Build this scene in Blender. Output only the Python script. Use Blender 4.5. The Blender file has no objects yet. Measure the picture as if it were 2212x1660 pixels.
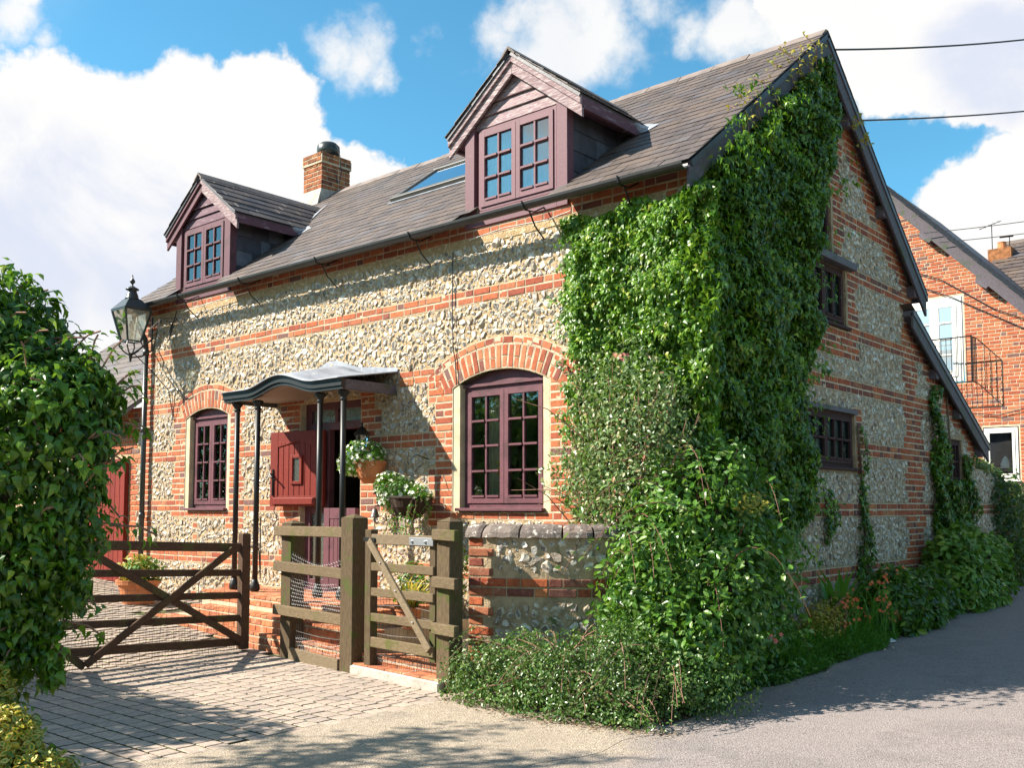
import bpy, bmesh, math, random
import numpy as np
from mathutils import Vector, Matrix
random.seed(7); RNG = np.random.default_rng(7)
R = math.radians
SC = bpy.context.scene
COL = SC.collection

# ------------------------------------------------------------------ camera
CAM = np.array([4.11908, -7.08298, 1.4]); YAW, PITCH, FPX, SHY = 0.71083, 0.07054, 2110.33, 119.29
FW = np.array([-math.sin(YAW)*math.cos(PITCH), math.cos(YAW)*math.cos(PITCH), math.sin(PITCH)])
RT = np.array([math.cos(YAW), math.sin(YAW), 0.0]); UP = np.cross(RT, FW)
cd = bpy.data.cameras.new('camera'); cam = bpy.data.objects.new('camera', cd); COL.objects.link(cam)
cd.sensor_width = 36; cd.lens = FPX/2212*36; cd.shift_y = SHY/2212; cd.clip_end = 2000; cd.clip_start = 0.05
cam.matrix_world = Matrix(((RT[0], UP[0], -FW[0], CAM[0]), (RT[1], UP[1], -FW[1], CAM[1]), (RT[2], UP[2], -FW[2], CAM[2]), (0, 0, 0, 1)))
SC.camera = cam

# ------------------------------------------------------------------ light
SUN_TO = Vector((-0.92, -0.85, 1.0)).normalized()
sd = bpy.data.lights.new('sun', 'SUN'); sd.energy = 5.0; sd.angle = R(0.53); sd.color = (1.0, 0.93, 0.82)
sun = bpy.data.objects.new('sun', sd); COL.objects.link(sun); sun.location = (-20, -20, 25)
sun.rotation_euler = SUN_TO.to_track_quat('Z', 'Y').to_euler()
SC.view_settings.view_transform = 'Standard'; SC.view_settings.look = 'None'
SC.view_settings.gamma = 1; SC.view_settings.exposure = 1.3; SC.view_settings.use_curve_mapping = False

def nd(t, typ, ins=None, **props):
    n = t.nodes.new(typ)
    for k, v in props.items(): setattr(n, k, v)
    for k, v in (ins or {}).items():
        s = n.inputs[k]
        if isinstance(v, bpy.types.NodeSocket): t.links.new(v, s)
        else:
            if hasattr(s.default_value, '__len__') and not hasattr(v, '__len__'): v = (v,)*len(s.default_value)
            if s.type == 'RGBA' and len(v) == 3: v = (*v, 1)
            s.default_value = v
    return n
def math_(t, op, a, b=0.0, clamp=False):
    return nd(t, 'ShaderNodeMath', {0: a, 1: b}, operation=op, use_clamp=clamp).outputs[0]
def mixc(t, f, a, b, mode='MIX'):
    n = nd(t, 'ShaderNodeMix', {0: f, 6: a, 7: b}, data_type='RGBA', blend_type=mode, clamp_factor=True); return n.outputs[2]
def ramp(t, f, stops, interp='LINEAR'):
    n = nd(t, 'ShaderNodeValToRGB', {0: f}); cr = n.color_ramp; cr.interpolation = interp
    while len(cr.elements) < len(stops): cr.elements.new(0.5)
    for e, (p, c) in zip(cr.elements, stops): e.position = p; e.color = (*c, 1) if len(c) == 3 else c
    return n.outputs[0]
def mrange(t, v, a, b, c=0.0, d=1.0):
    return nd(t, 'ShaderNodeMapRange', {0: v, 1: a, 2: b, 3: c, 4: d}, interpolation_type='SMOOTHSTEP').outputs[0]

def px_dir(px, py):
    d = FW + RT*(px-1106)/FPX - UP*(py-830-SHY)/FPX
    return d/np.linalg.norm(d)
def noise0(t, v, sc): return nd(t, 'ShaderNodeTexNoise', {'Vector': v, 'Scale': sc, 'Detail': 8.0, 'Roughness': 0.62, 'Distortion': .6}).outputs[0]
w = bpy.data.worlds.new('World'); SC.world = w; w.use_nodes = True; t = w.node_tree; t.nodes.clear()
sky = nd(t, 'ShaderNodeTexSky', sky_type='NISHITA', sun_disc=False, sun_elevation=math.asin(SUN_TO.z),
         sun_rotation=math.atan2(SUN_TO.x, SUN_TO.y), air_density=1.0, dust_density=0.3, ozone_density=3.0, altitude=100)
tc = nd(t, 'ShaderNodeTexCoord').outputs['Generated']
wob = nd(t, 'ShaderNodeTexNoise', {'Vector': tc, 'Scale': 6.0, 'Detail': 6.0, 'Roughness': 0.62})
tcw = nd(t, 'ShaderNodeVectorMath', {0: wob.outputs['Color'], 1: (0.5, 0.5, 0.5)}, operation='SUBTRACT').outputs[0]
tcw = nd(t, 'ShaderNodeVectorMath', {0: tcw, 'Scale': 0.10}, operation='SCALE').outputs[0]
tcw = nd(t, 'ShaderNodeVectorMath', {0: tc, 1: tcw}, operation='ADD').outputs[0]
def blobs(lst):
    acc = None
    for (px, py, r) in lst:
        c = px_dir(px, py)
        dist = nd(t, 'ShaderNodeVectorMath', {0: tcw, 1: tuple(c)}, operation='DISTANCE').outputs['Value']
        v = math_(t, 'SUBTRACT', 1.0, math_(t, 'DIVIDE', dist, r/FPX))
        acc = v if acc is None else math_(t, 'MAXIMUM', acc, v)
    return acc
dense = blobs([(110, 300, 170), (20, 420, 250), (230, 400, 200), (440, 330, 160), (590, 270, 140), (660, 350, 110), (780, 420, 110), (480, 480, 240),
               (650, 480, 180), (300, 730, 160), (30, 700, 200),
               (1960, 60, 160), (2100, 60, 190), (2260, 60, 200), (1800, -40, 170), (2110, 190, 90), (2230, 170, 100), (1900, 130, 80),
               (2240, 420, 150), (2130, 480, 150), (2030, 510, 100), (1960, 455, 45), (2260, 600, 250), (1940, 560, 100)])
wisp = blobs([(40, 50, 70), (110, 100, 45), (800, 100, 90), (860, 130, 50), (1060, 90, 110), (1170, 120, 150), (1310, 90, 130), (1400, 20, 110), (1480, 60, 70), (950, 60, 60), (740, 90, 70), (1110, 60, 90),
              (1560, 80, 90), (1680, 60, 110), (1250, 140, 90), (1760, 70, 120), (2180, 250, 60), (60, 0, 40)])
n1 = nd(t, 'ShaderNodeTexNoise', {'Vector': tc, 'Scale': 9.0, 'Detail': 9.0, 'Roughness': 0.6}).outputs[0]
n2 = nd(t, 'ShaderNodeTexNoise', {'Vector': tc, 'Scale': 3.0, 'Detail': 8.0, 'Roughness': 0.6}).outputs[0]
gen = mrange(t, nd(t, 'ShaderNodeVectorMath', {0: tc, 1: tuple(FW)}, operation='DOT_PRODUCT').outputs['Value'], 0.86, 0.72)
lowz = nd(t, 'ShaderNodeSeparateXYZ', {0: tc}).outputs['Z']
g2 = math_(t, 'MULTIPLY', mrange(t, n2, 0.49, 0.62), gen)
m1 = mrange(t, math_(t, 'ADD', dense, math_(t, 'MULTIPLY', math_(t, 'SUBTRACT', n1, 0.5), 1.1)), 0.0, 0.16)
m2 = math_(t, 'MULTIPLY', mrange(t, math_(t, 'ADD', wisp, math_(t, 'MULTIPLY', math_(t, 'SUBTRACT', n1, 0.50), 3.2)), 0.0, 0.9), 0.92)
mask = math_(t, 'MAXIMUM', math_(t, 'MAXIMUM', m1, m2), g2)
shade = math_(t, 'MULTIPLY', mrange(t, blobs([(60, 480, 260), (330, 540, 220), (20, 600, 200), (2150, 120, 150)]), 0.0, 0.5), mrange(t, noise0(t, tc, 4.0), .40, .62))
ccol = mixc(t, shade, (1.0, 0.985, 0.96), (0.72, 0.77, 0.90))
skyc = nd(t, 'ShaderNodeVectorMath', {0: sky.outputs[0], 'Scale': 0.066}, operation='SCALE').outputs[0]
skyc = mixc(t, 1.0, skyc, (0.70, 1.38, 1.34), 'MULTIPLY')
ccol = nd(t, 'ShaderNodeVectorMath', {0: mixc(t, mrange(t, noise0(t, tc, 5.0), .42, .68, 0, .30), ccol, (.80, .82, .88)), 'Scale': 0.425}, operation='SCALE').outputs[0]
fin = mixc(t, mask, skyc, ccol)
bg = nd(t, 'ShaderNodeBackground', {'Color': fin, 'Strength': 1.0})
t.links.new(bg.outputs[0], nd(t, 'ShaderNodeOutputWorld').inputs[0])

# ------------------------------------------------------------------ materials
MATS = {}
def newmat(name):
    m = bpy.data.materials.new(name); m.use_nodes = True; t = m.node_tree; t.nodes.clear()
    p = nd(t, 'ShaderNodeBsdfPrincipled'); o = nd(t, 'ShaderNodeOutputMaterial'); t.links.new(p.outputs[0], o.inputs[0])
    MATS[name] = m
    return m, t, p, o
def rnd(t):
    a = nd(t, 'ShaderNodeNewGeometry').outputs['Random Per Island']; b = nd(t, 'ShaderNodeObjectInfo').outputs['Random']
    return math_(t, 'FRACT', math_(t, 'ADD', a, b))
def wpos(t, sc=(1, 1, 1)):
    g = nd(t, 'ShaderNodeNewGeometry').outputs['Position']
    return nd(t, 'ShaderNodeVectorMath', {0: g, 1: sc}, operation='MULTIPLY').outputs[0]
def noise(t, vec, sc, det=4, rough=0.55):
    return nd(t, 'ShaderNodeTexNoise', {'Vector': vec, 'Scale': sc, 'Detail': det, 'Roughness': rough}).outputs[0]
def bump(t, p, h, dist, strength=0.7):
    b = nd(t, 'ShaderNodeBump', {'Height': h, 'Distance': dist, 'Strength': strength}); t.links.new(b.outputs[0], p.inputs['Normal'])
def setp(t, p, **k):
    for n, v in k.items():
        n = n.replace('_', ' ')
        if isinstance(v, bpy.types.NodeSocket): t.links.new(v, p.inputs[n])
        else:
            if p.inputs[n].type == 'RGBA' and len(v) == 3: v = (*v, 1)
            p.inputs[n].default_value = v

def m_rand(name, stops, rough=0.9, ns=14, namt=0.35, bs=60, bd=0.004, spot=None, spot_s=5, spot_t=(0.6, 0.7), stretch=(1, 1, 1), interp='LINEAR', spec=0.3, patch=None):
    m, t, p, o = newmat(name)
    c = ramp(t, rnd(t), stops, interp)
    v = wpos(t, stretch)
    c = mixc(t, mrange(t, noise(t, v, ns), 0.35, 0.7, 0, namt), c, (0.0, 0.0, 0.0), 'MIX')
    if patch: c = mixc(t, mrange(t, noise(t, v, patch[1], 3), patch[2], patch[3], 0, patch[4]), c, patch[0])
    if spot: c = mixc(t, mrange(t, noise(t, v, spot_s, 6, 0.7), *spot_t), c, spot)
    setp(t, p, Base_Color=c, Roughness=rough, Specular_IOR_Level=spec)
    bump(t, p, noise(t, v, bs, 5, 0.6), bd)
    return m

m_rand('brick_red', [(0, (.42, .105, .045)), (.25, (.47, .145, .06)), (.5, (.33, .08, .042)), (.72, (.50, .19, .09)), (.88, (.30, .068, .036)), (.95, (.18, .085, .07)), (1, (.20, .11, .095))],
       rough=.92, ns=25, namt=.30, bs=90, bd=.004, spot=(.62, .5, .42), spot_s=16, spot_t=(.66, .78))
m_rand('brick_old', [(0, (.38, .085, .035)), (.3, (.46, .12, .045)), (.6, (.28, .07, .04)), (.8, (.15, .065, .055)), (1, (.52, .18, .07))],
       rough=.92, ns=20, namt=.4, bs=80, bd=.006, spot=(.5, .46, .40), spot_s=18, spot_t=(.6, .72))
m_rand('brick_chimney', [(0, (.36, .11, .05)), (.4, (.42, .15, .06)), (.7, (.20, .075, .045)), (1, (.42, .18, .07))], rough=.95, ns=9, namt=.6, bs=70, bd=.006,
       spot=(.46, .25, .07), spot_s=9, spot_t=(.58, .72))
m_rand('mortar_sand', [(0, (.46, .32, .17)), (1, (.46, .32, .17))], rough=.95, ns=6, namt=.2, bs=34, bd=.035, spot=(.70, .60, .44), spot_s=22, spot_t=(.5, .66))
m_rand('mortar_joint', [(0, (.58, .46, .32)), (1, (.58, .46, .32))], rough=.95, ns=9, namt=.3, bs=70, bd=.006)
m_rand('mortar_grey', [(0, (.42, .315, .195)), (1, (.42, .315, .195))], rough=.95, ns=8, namt=.4, bs=34, bd=.03, spot=(.10, .12, .04), spot_s=5, spot_t=(.62, .7))
m_rand('flint_white', [(0, (.56, .46, .33)), (.25, (.72, .65, .53)), (.45, (.38, .29, .195)), (.65, (.62, .52, .39)), (.8, (.22, .16, .11)), (.9, (.78, .72, .62)), (1, (.46, .37, .26))],
       rough=.7, ns=22, namt=.42, bs=50, bd=.012, spec=.4, spot=(.24, .22, .20), spot_s=26, spot_t=(.55, .66))
m_rand('flint_dark', [(0, (.10, .085, .075)), (.3, (.28, .23, .18)), (.55, (.70, .65, .57)), (.75, (.40, .32, .24)), (1, (.14, .115, .10))], rough=.35, ns=30, namt=.4, bs=40, bd=.01, spec=.6,
       spot=(.7, .66, .58), spot_s=30, spot_t=(.55, .66))
m_rand('slate_roof', [(0, (.072, .054, .047)), (.4, (.098, .072, .062)), (.75, (.085, .066, .060)), (.9, (.098, .088, .095)), (1, (.12, .092, .078))],
       rough=.6, ns=5, namt=.3, bs=70, bd=.006, spec=.5, patch=((.135, .095, .07), 2.6, .42, .66, .7), spot=(.32, .27, .22), spot_s=42, spot_t=(.62, .70))
m_rand('slate_cheek', [(0, (.05, .045, .055)), (.5, (.075, .065, .075)), (1, (.14, .14, .16))], rough=.5, ns=8, namt=.3, bs=30, bd=.003, spec=.5)
m_rand('sett_stone', [(0, (.46, .355, .285)), (.3, (.42, .33, .265)), (.6, (.49, .385, .305)), (.85, (.37, .30, .25)), (1, (.46, .345, .275))],
       rough=.93, ns=30, namt=.3, bs=120, bd=.004, patch=((.26, .22, .19), 1.4, .45, .7, .5))
m_rand('sett_joint', [(0, (.07, .065, .035)), (1, (.07, .065, .035))], rough=1, ns=20, namt=.5, bs=90, bd=.01, spot=(.12, .14, .04), spot_s=9, spot_t=(.45, .6))
m_rand('paving_brick', [(0, (.44, .14, .06)), (.4, (.52, .19, .08)), (.7, (.36, .12, .06)), (1, (.50, .24, .12))], rough=.9, ns=14, namt=.35, bs=70, bd=.004, spot=(.55, .38, .25), spot_s=8, spot_t=(.55, .7))
m_rand('soil', [(0, (.09, .06, .035)), (1, (.09, .06, .035))], rough=1, ns=12, namt=.5, bs=40, bd=.02, spot=(.2, .14, .08), spot_s=30, spot_t=(.55, .65))
m_rand('litter', [(0, (.14, .08, .04)), (.4, (.26, .17, .09)), (.7, (.34, .27, .2)), (1, (.09, .07, .05))], rough=.95, ns=30, namt=.2)
m_rand('plaster_cream', [(0, (.60, .50, .33)), (1, (.60, .50, .33))], rough=.9, ns=6, namt=.25, bs=50, bd=.004)
m_rand('terracotta', [(0, (.52, .19, .08)), (1, (.56, .22, .09))], rough=.85, ns=8, namt=.3, bs=40, bd=.002)
m_rand('lead_sheet', [(0, (.27, .29, .33)), (1, (.34, .36, .40))], rough=.55, ns=5, namt=.35, bs=20, bd=.006, spot=(.6, .62, .64), spot_s=3, spot_t=(.55, .75))
m_rand('cement', [(0, (.42, .385, .33)), (1, (.46, .42, .36))], rough=.9, ns=9, namt=.3, bs=40, bd=.01)
m_rand('coping_stone', [(0, (.19, .14, .12)), (.5, (.25, .20, .165)), (1, (.15, .12, .105))], rough=.93, ns=12, namt=.35, bs=40, bd=.012, spot=(.55, .51, .45), spot_s=17, spot_t=(.56, .64))

def m_asphalt(name):
    m, t, p, o = newmat(name); v = wpos(t)
    vo = nd(t, 'ShaderNodeTexVoronoi', {'Vector': v, 'Scale': 95.0}); cell = nd(t, 'ShaderNodeRGBToBW', {0: vo.outputs['Color']}).outputs[0]
    sp = nd(t, 'ShaderNodeSeparateXYZ', {0: v}); xx = math_(t, 'ADD', sp.outputs[0], math_(t, 'MULTIPLY', math_(t, 'SUBTRACT', noise(t, v, 1.6, 6, .7), .5), 1.6))
    f = mrange(t, math_(t, 'ADD', xx, math_(t, 'MULTIPLY', sp.outputs[1], .10)), .25, .95)   # sandy drive mouth gives way to grey tarmac
    def lay_(base, hi, pc):
        c = mixc(t, mrange(t, cell, .45, .95), base, hi)
        c = mixc(t, mrange(t, cell, .3, .1, 0, .6), c, (base[0]*.45, base[1]*.42, base[2]*.42))
        return mixc(t, mrange(t, noise(t, v, .8, 5, .6), .45, .7, 0, .6), c, pc)
    c = mixc(t, f, lay_((.34, .275, .205), (.50, .415, .32), (.29, .235, .18)), lay_((.25, .212, .198), (.34, .292, .272), (.285, .242, .225)))
    c = mixc(t, mrange(t, noise(t, v, 6, 5, .7), .5, .75, 0, .3), c, (.15, .13, .12))
    c = mixc(t, math_(t, 'MULTIPLY', mrange(t, noise(t, v, 1.3, 3, .5), .56, .60), .22), c, (.16, .14, .135))
    setp(t, p, Base_Color=c, Roughness=.93, Specular_IOR_Level=.25)
    bump(t, p, math_(t, 'ADD', vo.outputs['Distance'], noise(t, v, 160, 3)), .006, .8)
m_asphalt('asphalt')

def m_wood(name, c1, c2, paint=None, moss=None, rough=.75, axis=(1, 1, 1), paint_t=(.45, .6), grain=1.0):
    m, t, p, o = newmat(name)
    tcn = nd(t, 'ShaderNodeTexCoord').outputs['Object']
    v = nd(t, 'ShaderNodeVectorMath', {0: tcn, 1: axis}, operation='MULTIPLY').outputs[0]
    g = noise(t, v, 22, 6, .6)
    c = mixc(t, mrange(t, g, .35, .68), c1, c2)
    c = mixc(t, mrange(t, rnd(t), 0, 1, 0, .25), c, (c1[0]*.5, c1[1]*.5, c1[2]*.5))
    if paint: c = mixc(t, mrange(t, noise(t, v, 9, 6, .7), *paint_t), c, paint)
    if moss: c = mixc(t, mrange(t, noise(t, wpos(t), 5, 5, .6), .5, .68, 0, .8), c, moss)
    setp(t, p, Base_Color=c, Roughness=rough, Specular_IOR_Level=.3)
    bump(t, p, g, .004*grain, .7)
m_wood('wood_plum', (.125, .046, .056), (.155, .060, .072), moss=(.075, .032, .035), rough=.55, axis=(1, 1, 6), grain=.2)
m_wood('wood_dark', (.05, .024, .024), (.075, .036, .034), rough=.9, axis=(1, 1, 6), grain=.2)
m_wood('wood_plum_worn', (.19, .105, .115), (.26, .165, .17), paint=(.50, .42, .40), axis=(1.1, 1.1, 9.0), paint_t=(.42, .72), grain=.3)
m_wood('wood_plum_mid', (.15, .064, .078), (.19, .084, .10), paint=(.34, .23, .24), axis=(2.5, 2.5, 5), paint_t=(.6, .8), grain=.2, rough=.6)
m_wood('wood_board_shade', (.12, .055, .075), (.15, .075, .095), paint=(.34, .27, .28), axis=(.7, .7, 3), paint_t=(.52, .72), grain=.35)
m_wood('wood_fence', (.085, .056, .03), (.145, .102, .056), moss=(.06, .085, .012), axis=(6, 6, .8), rough=.9)
m_wood('wood_rail', (.12, .083, .045), (.19, .14, .08), moss=(.085, .09, .018), axis=(.8, 6, 6), rough=.9)
m_wood('wood_rail_worn', (.155, .115, .068), (.23, .175, .11), axis=(.8, 6, 6), rough=.9)
m_wood('wood_gate', (.07, .036, .022), (.11, .062, .036), axis=(6, .8, 6), rough=.85, moss=(.09, .085, .025))
m_wood('wood_red_door', (.18, .020, .013), (.24, .032, .018), axis=(5, 5, 1), rough=.5, grain=.4)
m_wood('wood_barge_dark', (.085, .07, .085), (.14, .12, .135), axis=(2, 2, 2), rough=.7, moss=(.05, .07, .03))
m_wood('bark', (.12, .085, .055), (.2, .15, .10), axis=(2, 2, .6), rough=.95)
m_wood('twig', (.22, .12, .08), (.30, .17, .12), rough=.9)
m_wood('twig_red', (.17, .055, .04), (.16, .09, .055), rough=.7)

def m_plain(name, c, rough=.5, metal=0.0, spec=.5, ns=8, var=.25):
    m, t, p, o = newmat(name); g = noise(t, wpos(t), ns, 5)
    setp(t, p, Base_Color=mixc(t, mrange(t, g, .35, .7, 0, var), c, tuple(x*.4 for x in c)), Roughness=rough, Metallic=metal, Specular_IOR_Level=spec)
    return m
m_plain('iron_black', (.014, .014, .013), .45, spec=.4); m_plain('gutter_black', (.03, .028, .027), .45, var=.5)
m_plain('iron_greenish', (.03, .035, .032), .35); m_plain('galvanised', (.45, .46, .47), .4, metal=.7); m_plain('wire_dark', (.08, .075, .07), .5, metal=.3)
m_plain('wire_pale', (.34, .34, .34), .5, metal=.2); m_plain('white_paint', (.74, .72, .66), .5); m_plain('dark_room', (.035, .028, .022), .9)
m_plain('room_wall', (.16, .11, .07), .9); m_plain('curtain_white', (.72, .73, .76), .9, ns=4); m_plain('curtain_blue', (.22, .32, .62), .9, ns=4)
m_plain('basket_coir', (.06, .035, .02), 1, ns=60, var=.8); m_plain('petal_white', (.80, .82, .62), .6, var=.1); m_plain('petal_orange', (.75, .13, .03), .6, var=.1)
m_plain('petal_pink', (.75, .2, .18), .6, var=.1); m_plain('petal_yellow', (.75, .55, .05), .6); m_plain('cable_black', (.03, .03, .035), .6)
m_plain('skylight_frame', (.10, .09, .075), .45); m_plain('bell_metal', (.17, .15, .13), .4, metal=.5); m_plain('ridge_tile', (.21, .165, .145), .85, ns=6, var=.6)
m_plain('white_gas', (.8, .8, .75), .4); m_plain('vase_glass', (.3, .34, .38), .1); m_plain('porch_soffit', (.28, .23, .19), .7)
m_plain('litter_white', (.6, .6, .6), .6)

def m_glass(name, tint=(.9, .95, .95), refl=.12, opac=0.0, base=(.02, .02, .02), bumpy=0.0):
    m, t, p, o = newmat(name); t.nodes.remove(p)
    gl = nd(t, 'ShaderNodeBsdfGlossy', {'Color': (1, 1, 1), 'Roughness': .02}); tr = nd(t, 'ShaderNodeBsdfTransparent', {'Color': tint})
    df = nd(t, 'ShaderNodeBsdfDiffuse', {'Color': base})
    lw = nd(t, 'ShaderNodeLayerWeight', {'Blend': .25}).outputs['Fresnel']
    a = nd(t, 'ShaderNodeMixShader', {0: opac, 1: tr.outputs[0], 2: df.outputs[0]})
    f = math_(t, 'ADD', lw, refl, True)
    b = nd(t, 'ShaderNodeMixShader', {0: f, 1: a.outputs[0], 2: gl.outputs[0]})
    h = noise(t, wpos(t), 3.0 if not bumpy else 60, 2)
    bm_ = nd(t, 'ShaderNodeBump', {'Height': h, 'Distance': .004 if not bumpy else .01, 'Strength': .15 if not bumpy else 1.0})
    t.links.new(bm_.outputs[0], gl.inputs['Normal'])
    t.links.new(b.outputs[0], o.inputs[0])
m_glass('window_glass', refl=.04); m_glass('window_glass_dark', refl=-.12, opac=.7, base=(.012, .014, .012)); m_glass('window_glass_sky', refl=.12); m_glass('lantern_glass', tint=(.82, .86, .78), refl=.10, opac=.28, base=(.5, .5, .42))
m_glass('frosted_glass', tint=(.5, .5, .45), refl=.15, opac=.45, base=(.16, .15, .10), bumpy=1)
m_glass('skylight_glass', tint=(.2, .25, .3), refl=.45, opac=.8, base=(.02, .03, .05))

def m_leaf(name, stops, rough=.42, trans=.28, tcol=None, spec=.5):
    m, t, p, o = newmat(name)
    c = ramp(t, rnd(t), stops)
    c = mixc(t, mrange(t, noise(t, wpos(t), 2.2, 3), .35, .68, 0, .45), c, tuple(x*.45 for x in stops[0][1]))
    setp(t, p, Base_Color=c, Roughness=rough, Specular_IOR_Level=spec)
    tl = nd(t, 'ShaderNodeBsdfTranslucent', {'Color': mixc(t, .6, c, tcol or (.22, .42, .03))})
    ms = nd(t, 'ShaderNodeMixShader', {0: trans, 1: p.outputs[0], 2: tl.outputs[0]})
    t.links.new(ms.outputs[0], o.inputs[0])
m_leaf('leaf_ivy', [(0, (.04, .12, .006)), (.4, (.085, .21, .008)), (.75, (.15, .30, .012)), (.93, (.26, .40, .025)), (1, (.44, .46, .08))], rough=.38, trans=.32, spec=.45)  # bright copy of the ivy leaf, sunlight put into its colour
m_leaf('leaf_ivy_dark', [(0, (.020, .062, .004)), (.45, (.052, .14, .006)), (.8, (.105, .225, .010)), (1, (.25, .36, .03))], rough=.34, trans=.25, spec=.5)  # darker ivy copy with shade in its colour; also dark green shrub leaves
m_leaf('leaf_shrub_pale', [(0, (.10, .17, .06)), (.5, (.17, .26, .09)), (.8, (.28, .34, .14)), (.95, (.46, .40, .20)), (1, (.48, .18, .12))], rough=.36)
m_leaf('leaf_bramble', [(0, (.04, .12, .012)), (.5, (.08, .20, .016)), (.85, (.15, .29, .045)), (1, (.30, .40, .12))], rough=.38, trans=.32)
m_leaf('leaf_coton', [(0, (.045, .11, .02)), (.5, (.08, .17, .03)), (.85, (.16, .25, .06)), (1, (.34, .36, .18))], rough=.33, trans=.2)
m_leaf('leaf_grass', [(0, (.06, .20, .015)), (.6, (.10, .28, .025)), (1, (.20, .38, .05))], rough=.5, trans=.35)
m_leaf('leaf_yellow', [(0, (.30, .28, .03)), (.5, (.48, .38, .04)), (1, (.22, .26, .04))], rough=.5, tcol=(.6, .5, .05))
m_leaf('leaf_gold', [(0, (.50, .36, .03)), (.5, (.62, .44, .04)), (1, (.58, .50, .16))], rough=.5, tcol=(.6, .5, .08))
m_leaf('leaf_laurel', [(0, (.07, .18, .015)), (.5, (.13, .27, .025)), (.85, (.24, .38, .05)), (1, (.34, .44, .08))], rough=.38)
m_leaf('leaf_dark', [(0, (.02, .055, .015)), (.6, (.035, .085, .02)), (1, (.07, .13, .03))], rough=.45)
M = MATS

# ------------------------------------------------------------------ helpers
def link(name, data, parent=None):
    o = bpy.data.objects.new(name, data); COL.objects.link(o)
    if parent is not None: setpar(o, parent)
    return o
WM = {}
def setpar(o, parent):
    o.parent = parent
    loc = WM.get(parent.name, Vector((0, 0, 0)))
    o.matrix_parent_inverse = Matrix.Translation(-loc)
    # meshes keep world coordinates; their own offset is zero unless given a location
def tag(o, label=None, cat=None, group=None, kind=None):
    if label: o['label'] = label
    if cat: o['category'] = cat
    if group: o['group'] = group
    if kind: o['kind'] = kind
    return o
def thing(name, label, cat, loc, group=None):
    o = link(name, None); o.location = loc; WM[o.name] = Vector(loc); o.empty_display_size = .2
    return tag(o, label, cat, group)

class MB:
    def __init__(s): s.v = []; s.f = []; s.m = []
    def add(s, vs, fs, mi=0):
        o = len(s.v); s.v += [tuple(map(float, v)) for v in vs]; s.f += [tuple(i+o for i in f) for f in fs]; s.m += [mi]*len(fs); return s
    def box(s, a, b, mi=0):
        (x0, y0, z0), (x1, y1, z1) = a, b
        return s.add([(x0, y0, z0), (x1, y0, z0), (x1, y1, z0), (x0, y1, z0), (x0, y0, z1), (x1, y0, z1), (x1, y1, z1), (x0, y1, z1)],
                     [(0, 3, 2, 1), (4, 5, 6, 7), (0, 1, 5, 4), (1, 2, 6, 5), (2, 3, 7, 6), (3, 0, 4, 7)], mi)
    def bar(s, p, q, wd, ht, up=(0, 0, 1), mi=0):
        p, q = Vector(p), Vector(q); d = (q-p).normalized(); up = Vector(up)
        sd_ = d.cross(up).normalized(); u = sd_.cross(d).normalized(); a, b = sd_*wd/2, u*ht/2
        vs = [p-a-b, p+a-b, p+a+b, p-a+b, q-a-b, q+a-b, q+a+b, q-a+b]
        return s.add(vs, [(0, 3, 2, 1), (4, 5, 6, 7), (0, 1, 5, 4), (1, 2, 6, 5), (2, 3, 7, 6), (3, 0, 4, 7)], mi)
    def tube(s, pts, r, n=6, mi=0, cap=True):
        pts = [Vector(p) for p in pts]; k = len(pts); rs = r if hasattr(r, '__len__') else [r]*k
        vs = []; prev = None
        for i, p in enumerate(pts):
            d = (pts[min(i+1, k-1)]-pts[max(i-1, 0)]).normalized()
            a = prev if prev is not None else (Vector((0, 0, 1)) if abs(d.z) < .9 else Vector((1, 0, 0)))
            a = (a-d*a.dot(d)).normalized(); prev = a; b = d.cross(a)
            for j in range(n):
                an = 2*math.pi*j/n; vs.append(p+(a*math.cos(an)+b*math.sin(an))*rs[i])
        fs = [(i*n+j, i*n+(j+1) % n, (i+1)*n+(j+1) % n, (i+1)*n+j) for i in range(k-1) for j in range(n)]
        if cap and n > 3: fs += [tuple(range(n-1, -1, -1)), tuple((k-1)*n+j for j in range(n))]
        return s.add(vs, fs, mi)
    def lathe(s, prof, c, n=16, mi=0):
        vs = [(c[0]+r*math.cos(2*math.pi*j/n), c[1]+r*math.sin(2*math.pi*j/n), c[2]+z) for r, z in prof for j in range(n)]
        k = len(prof)
        fs = [(i*n+j, i*n+(j+1) % n, (i+1)*n+(j+1) % n, (i+1)*n+j) for i in range(k-1) for j in range(n)]
        fs += [tuple(range(n-1, -1, -1)), tuple((k-1)*n+j for j in range(n))]
        return s.add(vs, fs, mi)
    def prism(s, poly, off, mi=0):
        n = len(poly); off = Vector(off); a = [Vector(p) for p in poly]; b = [p+off for p in a]
        return s.add(a+b, [tuple(range(n)), tuple(range(2*n-1, n-1, -1))]+[(i, n+i, n+(i+1) % n, (i+1) % n) for i in range(n)], mi)
    def build(s, name, mats, parent=None, bevel=0, smooth=False, kind=None, label=None):
        me = bpy.data.meshes.new(name); me.from_pydata(s.v, [], s.f)
        if not isinstance(mats, (list, tuple)): mats = [mats]
        for m in mats: me.materials.append(M[m] if isinstance(m, str) else m)
        me.polygons.foreach_set('material_index', s.m)
        bm = bmesh.new(); bm.from_mesh(me)
        bmesh.ops.recalc_face_normals(bm, faces=bm.faces)
        if bevel:
            es = [e for e in bm.edges if len(e.link_faces) == 2 and e.calc_face_angle(0) > R(35)]
            bmesh.ops.bevel(bm, geom=es, offset=bevel, segments=1, affect='EDGES', clamp_overlap=True)
        bm.to_mesh(me); bm.free()
        if smooth: me.shade_smooth()
        o = link(name, me, parent)
        if kind: o['kind'] = kind
        if label: o['label'] = label
        return o

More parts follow.
